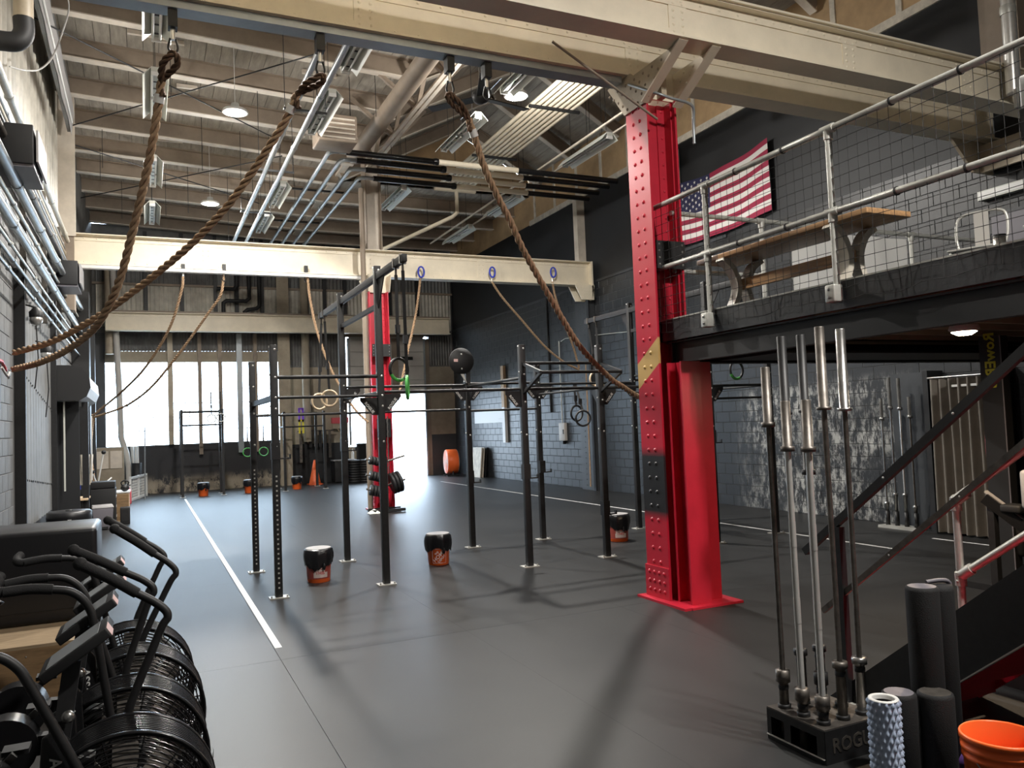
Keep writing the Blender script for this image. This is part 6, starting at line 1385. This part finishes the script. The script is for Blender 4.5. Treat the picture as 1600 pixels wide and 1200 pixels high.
# parked bits outside
for x, y, lab in ((10.6, 36, 'grey bench out in the bright yard'), (12.8, 40, 'grey crate out in the bright yard')):
    o = thing('yard_bench', lab, 'bench', (x, y, -0.02)); MB().box(-0.8, 0.8, -0.2, 0.2, 0.40, 0.46).build('seat', M['grey_lid'], o); MB().box(-0.6, -0.5, -0.18, 0.18, 0, 0.40).build('leg', M['grey_lid'], o); MB().box(0.5, 0.6, -0.18, 0.18, 0, 0.40).build('leg', M['grey_lid'], o)
# ------------------------------------------------------------------ vertical bar holder with barbells
bh = thing('bar_holder', 'black steel floor holder for upright barbells with cut-out lettering', 'bar holder', (3.22, 3.22, 0))
W_ = 0.20; HT = 0.17
fr = MB(); fr.box(-W_, W_, -W_, W_, HT-0.006, HT); fr.build('top_plate', M['steel_dark'], bh, label='worn grey top plate')
for s, nm in ((-1, 'front_plate'), (1, 'rear_plate')): MB().box(-W_, W_, s*W_-0.003, s*W_+0.003, 0.0, HT-0.006).build(nm, M['black'], bh)
for s in (-1, 1):
    sp = MB(); x = s*W_
    sp.box(x-0.003, x+0.003, -W_, W_, 0.0, 0.03); sp.box(x-0.003, x+0.003, -W_, W_, 0.125, HT-0.006); sp.box(x-0.003, x+0.003, -W_, -W_+0.05, 0.03, 0.125); sp.box(x-0.003, x+0.003, W_-0.03, W_, 0.03, 0.125); sp.box(x-0.003, x+0.003, 0.03, 0.075, 0.03, 0.125); sp.build('side_frame', M['black'], bh)
    MB().box(x-0.012 if s < 0 else x-0.003, x+0.003 if s < 0 else x+0.012, -W_, W_, 0.026, 0.030).build('side_lip', M['plate'], bh)
MB().box(-W_, W_, -W_, W_, 0.0, 0.006).build('floor_plate', M['black'], bh)
MB().box(-0.10, 0.02, -0.02, 0.0, 0.03, 0.125).build('inner_rib', M['black'], bh)
text_mesh('ROGUE', 0.095, M['steel_dark'], 'cut_lettering', 0.0008, lambda u, v, w: (u+0.005, -W_-0.0042-w, 0.082+v*1.05), bh, 0.002)
for k in range(9):
    cx, cy = (-0.135+0.135*(k % 3)), (-0.135+0.135*(k//3))
    MB().lathe([(0.030, HT), (0.034, HT), (0.034, HT+0.022), (0.030, HT+0.022)], 18, (cx, cy, 0)).build('hole_bushing', M['black'], bh)
bars = [  # x, y, top, sleeve length, sleeve material, shaft material, collar r, description
    (0, 2, 2.00, 0.30, 'steel_dark', 'steel_dark', 0.037, 'short dark barbell in the corner of the holder farthest from the stairs'),
    (0, 1, 1.81, 0.24, 'steel_dark', 'silver', 0.037, 'short silver barbell in the holder, the one behind the other silver bar'),
    (0, 0, 1.81, 0.24, 'steel_dark', 'silver', 0.037, 'short silver barbell at the front corner of the holder'),
    (1, 0, 2.19, 0.42, 'steel_dark', 'steel_dark', 0.038, 'tall dark brown barbell in the front middle of the holder'),
    (2, 0, 2.18, 0.42, 'steel', 'steel_dark', 0.038, 'tall grey barbell in the holder nearest the stairs'),
    (1, 2, 2.17, 0.42, 'black', 'black', 0.036, 'tall black barbell at the back of the holder beside the short dark one'),
    (2, 2, 2.18, 0.42, 'black', 'black', 0.036, 'tall black barbell at the back corner of the holder near the stairs'),
    (1, 1, 1.74, 0.30, 'black', 'silver', 0.036, 'silver shafted barbell with black sleeves in the centre of the holder')]
for (i, j, top, sl, ms_, mh, cr_, lab) in bars:
    cx, cy = 3.22-0.135+0.135*i, 3.22-0.135+0.135*j
    t = thing('barbell', lab, 'barbell', (cx, cy, 0.008), 0, 'barbells in the floor holder'); H_ = top-0.008
    t.rotation_euler = (random.uniform(-0.004, 0.004), random.uniform(-0.008, 0.0), 0)
    fatc = 0.06 if sl < 0.35 else 0.03
    MB().lathe([(0.001, 0), (0.022, 0), (0.025, 0.006), (0.025, sl), (cr_, sl+0.001), (cr_, sl+0.003+fatc*0.98), (0.02, sl+0.005+fatc)], 20).build('lower_sleeve', M[ms_], t)
    MB().lathe([(0.02, H_-sl-0.005-fatc*0.4), (cr_, H_-sl-0.003-fatc*0.4), (cr_, H_-sl-0.001), (0.025, H_-sl), (0.025, H_-0.004), (0.022, H_), (0.001, H_)], 20).build('upper_sleeve', M[ms_], t)
    MB().cyl((0, 0, sl), (0, 0, H_-sl), 0.0165 if mh == 'silver' else 0.0142, 14).build('shaft', M[mh], t)
    if mh == 'silver':
        for (u0, u1) in ((0.30, 0.40), (0.60, 0.70)): MB().cyl((0, 0, sl+(H_-2*sl)*u0), (0, 0, sl+(H_-2*sl)*u1), 0.0176, 14).build('knurled_grip', M['silver'], t)
    MB().lathe([(0.0255, sl-0.04), (0.027, sl-0.035), (0.027, sl-0.02), (0.0255, sl-0.015)], 18).build('sleeve_band', M['black'], t)
# ------------------------------------------------------------------ foam rollers and bucket by the stairs
def roller(px_, py_, h, r_, mm, lab, hollow=False, tilt=None):
    p = atZ(px_, py_, h); t = thing('foam_roller', lab, 'foam roller', (p.x, p.y, 0), 0, 'foam rollers by the stairs')
    if hollow:
        mb = MB(); rows, cols = 15, 14; vs = []; nn = cols*4; kk = rows*4
        for i in range(kk+1):
            for j in range(nn):
                u, v = i/4, j/4
                bump_ = max(0, math.cos(2*PI*(v+0.5*(int(u) % 2))))*max(0, math.sin(PI*(u % 1)))
                rr = r_-0.008+0.012*bump_; a = 2*PI*j/nn; vs.append((rr*math.cos(a), rr*math.sin(a), 0.003+(h-0.006)*i/kk))
        mb._add(vs, [(i*nn+j, i*nn+(j+1) % nn, (i+1)*nn+(j+1) % nn, (i+1)*nn+j) for i in range(kk) for j in range(nn)], True); mb.build('textured_sleeve', M['blue_roll'], t, fix=False)
        MB().lathe([(r_-0.006, h-0.004), (r_-0.008, h), (r_-0.022, h), (r_-0.024, h-0.004), (r_-0.024, 0.004), (r_-0.006, 0.0)], 32, caps=False).build('core_tube', M['white'], t)
        MB().lathe([(r_-0.0245, h-0.02), (r_-0.0245, 0.004), (0.001, 0.004)], 28, caps=False).build('hollow_lining', M['black'], t, fix=False)
    else:
        MB().lathe([(r_-0.006, 0.0), (r_, 0.01), (r_, h-0.02), (r_-0.004, h-0.006), (r_-0.012, h-0.001)], 32, caps=False).build('body', M['foam'], t); MB().lathe([(r_-0.0121, h-0.0012), (0.001, h-0.003)], 32, caps=False).build('end_face', M['steel_dark'] if tilt else M['grey_bin'], t, fix=False, label='speckled grey end')
    return t
roller(1380, 1090, 0.47, 0.070, 'blue_roll', 'pale blue bumpy hollow foam roller in front of the bar holder', True)
roller(1404, 1080, 0.455, 0.075, 'foam', 'short black foam roller right behind the blue one')
roller(1461, 1080, 0.455, 0.078, 'foam', 'short black foam roller with a speckled end beside the orange bucket', tilt=1)
roller(1440, 915, 0.905, 0.074, 'foam', 'tall black foam roller standing upright before the stairs')
p = atZ(1468, 908, 0.91); t = thing('foam_roller', 'second tall black foam roller with a curled flap, behind the tall one', 'foam roller', (p.x+0.03, p.y+0.03, 0), 0, 'foam rollers by the stairs'); MB().lathe([(0.06, 0), (0.066, 0.01), (0.066, 0.86), (0.06, 0.885), (0.001, 0.89)], 26).build('body', M['foam'], t); MB().tube(catmull([(-0.06, 0.02, 0.90), (0.0, 0.0, 0.905), (0.055, -0.01, 0.895), (0.064, -0.012, 0.86), (0.064, -0.012, 0.75)], 4), 0.011, 8).build('flap', M['grey_bin'], t)
p = atZ(1563, 1146, 0.37)
t = thing('bucket', 'open empty orange bucket by the stairs, cut by the frame edge', 'bucket', (p.x, p.y, 0))
MB().lathe([(0.001, 0.003), (0.126, 0.0), (0.130, 0.006), (0.143, 0.27), (0.150, 0.272), (0.150, 0.286), (0.145, 0.288), (0.146, 0.305), (0.153, 0.307), (0.153, 0.322), (0.147, 0.324), (0.148, 0.345), (0.156, 0.347), (0.156, 0.366), (0.150, 0.372), (0.145, 0.366), (0.138, 0.20), (0.126, 0.012), (0.001, 0.012)], 48).build('pail', M['orange'], t)
MB().tube([(0.158*math.cos(q*PI/16), -0.158*math.sin(q*PI/16), 0.28-0.19*math.sin(q*PI/16)) for q in range(17)], 0.003, 6).build('bail', M['steel'], t)
lbm = MB()
for q in range(8):
    a0, a1 = R(-150+q*9), R(-141+q*9); r0 = 0.1345
    lbm._add([(0.1325*math.cos(a0), 0.1325*math.sin(a0), 0.05), (0.1325*math.cos(a1), 0.1325*math.sin(a1), 0.05), (0.1405*math.cos(a1), 0.1405*math.sin(a1), 0.205), (0.1405*math.cos(a0), 0.1405*math.sin(a0), 0.205)], [(0,1,2,3)])
lbm.build('print_panel', M['pinkwhite'], t, fix=False)
t = thing('purple_roller', 'purple foam roller lying behind the orange bucket', 'foam roller', (3.62, 2.62, 0.062)); MB().cyl((-0.14, 0.10, 0), (0.04, -0.28, 0), 0.06, 20).build('body', M['purple'], t)

# ------------------------------------------------------------------ stairs up to the mezzanine
SX0, SX1, SY0, SL = 3.78, 4.52, 3.72, 0.786
stt = thing('staircase', 'black steel staircase with red treads rising along the mezzanine edge', 'stairs', (SX0, SY0, 0))
n_st = 14; rise = MZ/n_st; run = rise/SL; Lr = n_st*run
def stringer(x0, x1, mm, name, edge=True):
    MB().prism([(0.0, 0.0), (-0.46, 0.0), (-Lr-0.05, MZ-0.36+0.02), (-Lr-0.05, MZ+0.02)], x0, x1, 'x').build(name, M[mm], stt)
    if edge: MB().prism([(-0.46, -0.004 if False else 0.0), (-0.47, 0.0), (-Lr-0.05, MZ-0.372+0.02), (-Lr-0.05, MZ-0.36+0.02)], x0-0.012, x1, 'x').build('stringer_lip', M['plate'] if mm != 'red' else M['red'], stt)
stringer(0.0, 0.012, 'black', 'stringer'); stringer(SX1-SX0-0.012, SX1-SX0, 'red', 'stringer')
for k in range(n_st):
    z = rise*k-0.02 if k else 0.032; y = -run*k-0.06
    tm = MB(); tm.box(0.012, SX1-SX0-0.012, y-run-0.02, y, z-0.03, z); tm.box(0.012, SX1-SX0-0.012, y-run-0.02, y-run-0.012, z-0.11, z-0.03); tm.box(0.012, SX1-SX0-0.012, y-0.008, y, z-0.09, z-0.03); tm.build('tread', M['red'], stt)
for k in (1, 4, 7): MB().bar((0.03, -run*k-0.30, rise*k-0.06), (0.70, -run*k-0.30, rise*k-0.06), 0.06, 0.10).build('tread_support', M['red'], stt)
# black handrail on the near side
def sp_(y, z): return (-0.01, y-SY0, z)
hr = thing('stair_handrail', 'black square-tube handrail on the open side of the stairs', 'handrail', (SX0, SY0, 0))
MB().bar(sp_(3.84, 0.865), sp_(1.6, 2.60), 0.035, 0.045, (0, 0, 1)).build('top_rail', M['black'], hr)
MB().bar(sp_(3.72, 0.52), sp_(1.6, 2.20), 0.022, 0.032, (0, 0, 1)).build('mid_rail', M['steel_dark'], hr)
MB().bar(sp_(3.56, 0.02), sp_(3.56, 1.05), 0.045, 0.045).build('newel_post', M['black'], hr); MB().bar(sp_(2.3, 1.05), sp_(2.3, 2.0), 0.045, 0.045).build('post', M['black'], hr)
MB().cbox((-0.01, 3.56-SY0, 0.01), (0.12, 0.12, 0.02)).build('foot_plate', M['plate'], hr)
bl = MB()
for y in (3.2, 2.75, 2.3): bl.dome((-0.034, y-SY0, 0.865+(3.84-y)*0.775), 0.008, (-1, 0, 0), 6); bl.dome((-0.027, y-SY0, 0.52+(3.72-y)*0.79), 0.006, (-1, 0, 0), 6)
bl.build('bolts', M['chrome'], hr, kind='stuff')
# galvanised pipe railing on the far side
gr = thing('stair_pipe_rail', 'galvanised pipe railing on the mezzanine side of the stairs', 'railing', (SX1+0.03, SY0, 0))
def gp(y, z): return (0, y-SY0, z)
a, b = 3.36, 1.4
MB().tube([gp(a, 1.17), gp(b, 1.17+(a-b)*0.70)], 0.024, 14).build('top_rail', M['galv'], gr); MB().tube([gp(a, 0.70), gp(b, 0.70+(a-b)*0.70)], 0.024, 14).build('mid_rail', M['galv'], gr)
MB().tube([gp(a, 0.20), gp(a, 1.15)], 0.024, 14).build('post', M['galv'], gr); MB().tube([gp(1.9, 1.35), gp(1.9, 2.15)], 0.024, 14).build('post', M['galv'], gr)
for z in (1.16, 0.70):
    f = MB(); f.tube([gp(a, z-0.06), gp(a, z+0.02)], 0.034, 14); f.tube([gp(a, z), gp(a-0.08, z+0.056)], 0.034, 14); f.sphere(gp(a, z+0.005), 0.035, 12, 8); f.dome((-0.034, a-SY0, z-0.03), 0.010, (-1, 0, 0), 6); f.build('swivel_fitting', M['galv'], gr)
# things stored in the dark under the mezzanine
t = thing('plastic_rack', 'black plastic rack under the stairs', 'rack', (4.9, 3.3, 0)); MB().box(-0.1, 0.9, -0.25, 0.25, 0.30, 0.34).build('shelf', M['black'], t); 
for k in range(6): MB().box(0.0+k*0.15, 0.05+k*0.15, -0.24, -0.10, 0.34, 0.50).build('divider', M['black_matte'], t)
for x in (-0.06, 0.86): MB().box(x-0.02, x+0.02, -0.2, 0.2, 0, 0.30).build('leg', M['black'], t)
t = thing('rolled_mat', 'tan rolled mat lying on the floor under the rack', 'mat', (4.9, 3.05, 0.09)); MB().cyl((-0.1, 0.0, 0), (0.9, -0.08, 0), 0.088, 22).build('roll', M['conc_tan'], t); MB().lathe([(0.03, -0.102), (0.04, -0.102), (0.04, -0.1), (0.03, -0.1)], 16, (0, 0, 0), 'x').build('core', M['ply'], t)
t = thing('rowing_machine', 'black rowing machine rail with a grey seat shell beyond the stairs', 'exercise machine', (6.62, 4.3, 0))
MB().bar((0.0, 0.30, 0.94), (0.25, -0.65, 0.15), 0.11, 0.09).build('rail', M['black_shiny'], t); MB().bar((0.0, 0.30, 0.995), (0.18, -0.38, 0.43), 0.05, 0.02).build('rail_strip', M['grey_lid'], t)
MB().bar((0.0, 0.25, 0.0), (0.0, 0.25, 0.86), 0.06, 0.06).build('leg', M['black'], t); MB().bar((0.25, -0.62, 0.0), (0.25, -0.62, 0.2), 0.06, 0.06).build('leg', M['black'], t)
MB().cbox((0.05, 0.08, 0.86), (0.16, 0.18, 0.07)).build('foot_rest', M['black_matte'], t, bevel=0.02); MB().box(-0.13, 0.13, -0.16, -0.08, 0.88, 1.20).build('seat_shell', M['grey_seat'], t, bevel=0.03); MB().box(-0.03, 0.03, -0.15, -0.09, 0.55, 0.90).build('seat_post', M['black'], t)
t = thing('upright_rower', 'black rower stood on end with lime lettering, under the mezzanine', 'exercise machine', (7.45, 5.0, 0)); MB().box(-0.05, 0.05, -0.11, 0.11, 0.05, 2.40).build('monorail', M['black_matte'], t); MB().box(-0.3, 0.3, -0.25, 0.25, 0.0, 0.06).build('base', M['black'], t); MB().box(-0.02, 0.3, -0.16, 0.16, 0.3, 0.6).build('flywheel_cover', M['black'], t, bevel=0.04)
def rfn(u, v, w): return (-0.052-w, v, 2.17-u*1.0)
tx = text_mesh('RowERG', 0.145, M['lime'], 'lettering', 0.0008, rfn, t, 0.004)
MB().box(-0.055, -0.05, -0.11, -0.10, 0.05, 2.4).build('edge_strip', M['grey_bin'], t)
t = thing('curtain', 'grey-brown curtain hanging from a rod under the mezzanine', 'curtain', (9.88, 7.15, 0)); MB().tube([(0, -0.45, 2.14), (0, 0.45, 2.14)], 0.015, 8).build('rod', M['steel'], t)
cm = MB(); n = 60
vs = []
for i in range(n+1):
    y = -0.40+0.80*i/n
    for z in (0.03, 1.0, 2.12): vs.append((0.045*math.sin(i*0.62)+(0.02*math.sin(i*0.2) if z < 2 else 0), y*(1.0 if z > 0.5 else 1.02), z))
cm._add(vs, [(i*3+q, (i+1)*3+q, (i+1)*3+q+1, i*3+q+1) for i in range(n) for q in range(2)], True); cm.build('cloth', M['curtain'], t, fix=False); MB().box(-0.02, 0.02, -0.3, 0.1, 2.0, 2.03).build('label_strip', M['white'], t)
for (y0, y1) in ((7.62, 7.70), (6.62, 6.70)): o = MB().box(9.9, 10.22, y0, y1, 0, 2.25).build('trim_5', M['black']); o['kind'] = 'structure'
o = MB().box(10.18, 10.236, 7.75, 8.45, 0, 2.25).build('wall_panel', M['wall_dark']); o['kind'] = 'structure'
t = thing('wall_bar_rack', 'steel bar holder with barbells against the block wall', 'bar holder', (9.93, 8.2, 0)); MB().box(-0.12, 0.12, -0.32, 0.32, 0, 0.035).build('base', M['plate'], t)
for k in range(4): MB().lathe([(0.026, 0.03), (0.032, 0.03), (0.032, 0.24), (0.026, 0.24)], 14, (0.0, -0.24+k*0.16, 0)).build('socket', M['black'], t)
for k in range(4):
    t = thing('wall_barbell', 'barbell standing upright against the block wall, %s from the curtain' % ('first', 'second', 'third', 'fourth')[k], 'barbell', (9.93, 8.2-0.24+k*0.16, 0.04), 0, 'barbells by the block wall'); top = (1.9, 2.18, 2.20, 1.9)[k]-0.04; sl = (0.26, 0.42, 0.42, 0.28)[k]
    mm = ('steel_dark', 'chrome', 'steel', 'steel')[k]
    MB().lathe([(0.001, 0), (0.025, 0.004), (0.025, sl), (0.036, sl), (0.036, sl+0.05), (0.014, sl+0.05)], 14).build('lower_sleeve', M['steel'], t); MB().lathe([(0.014, top-sl-0.05), (0.036, top-sl-0.05), (0.036, top-sl), (0.025, top-sl), (0.025, top), (0.001, top)], 14).build('upper_sleeve', M['steel'], t); MB().cyl((0, 0, sl+0.05), (0, 0, top-sl-0.05), 0.014, 10).build('shaft', M[mm], t)
for (x, y, lab) in ((9.0, 5.4, 'nearer'), (9.6, 5.2, 'farther')):
    tag(MB().box(x-0.05, x+0.05, y-0.06, y+0.06, 0, 2.25).build('timber_post', M['joist']), 'brown timber post under the mezzanine, %s one' % lab, 'post')
o = MB().tube(catmull([(8.0, 5.5, 2.42), (8.0, 5.5, 1.8), (7.98, 5.5, 1.2), (8.02, 5.45, 0.9), (7.9, 5.45, 0.5)], 6), 0.01, 6).build('hanging_rope', M['redbox_pink']); tag(o, 'faded red cord hanging in the dark under the mezzanine', 'cord')
o = MB().box(MX+0.4, XR-0.05, 0.8, 0.9, 0, 2.4).build('partition', M['wall_black']); o['kind'] = 'structure'
bpy.context.view_layer.update()
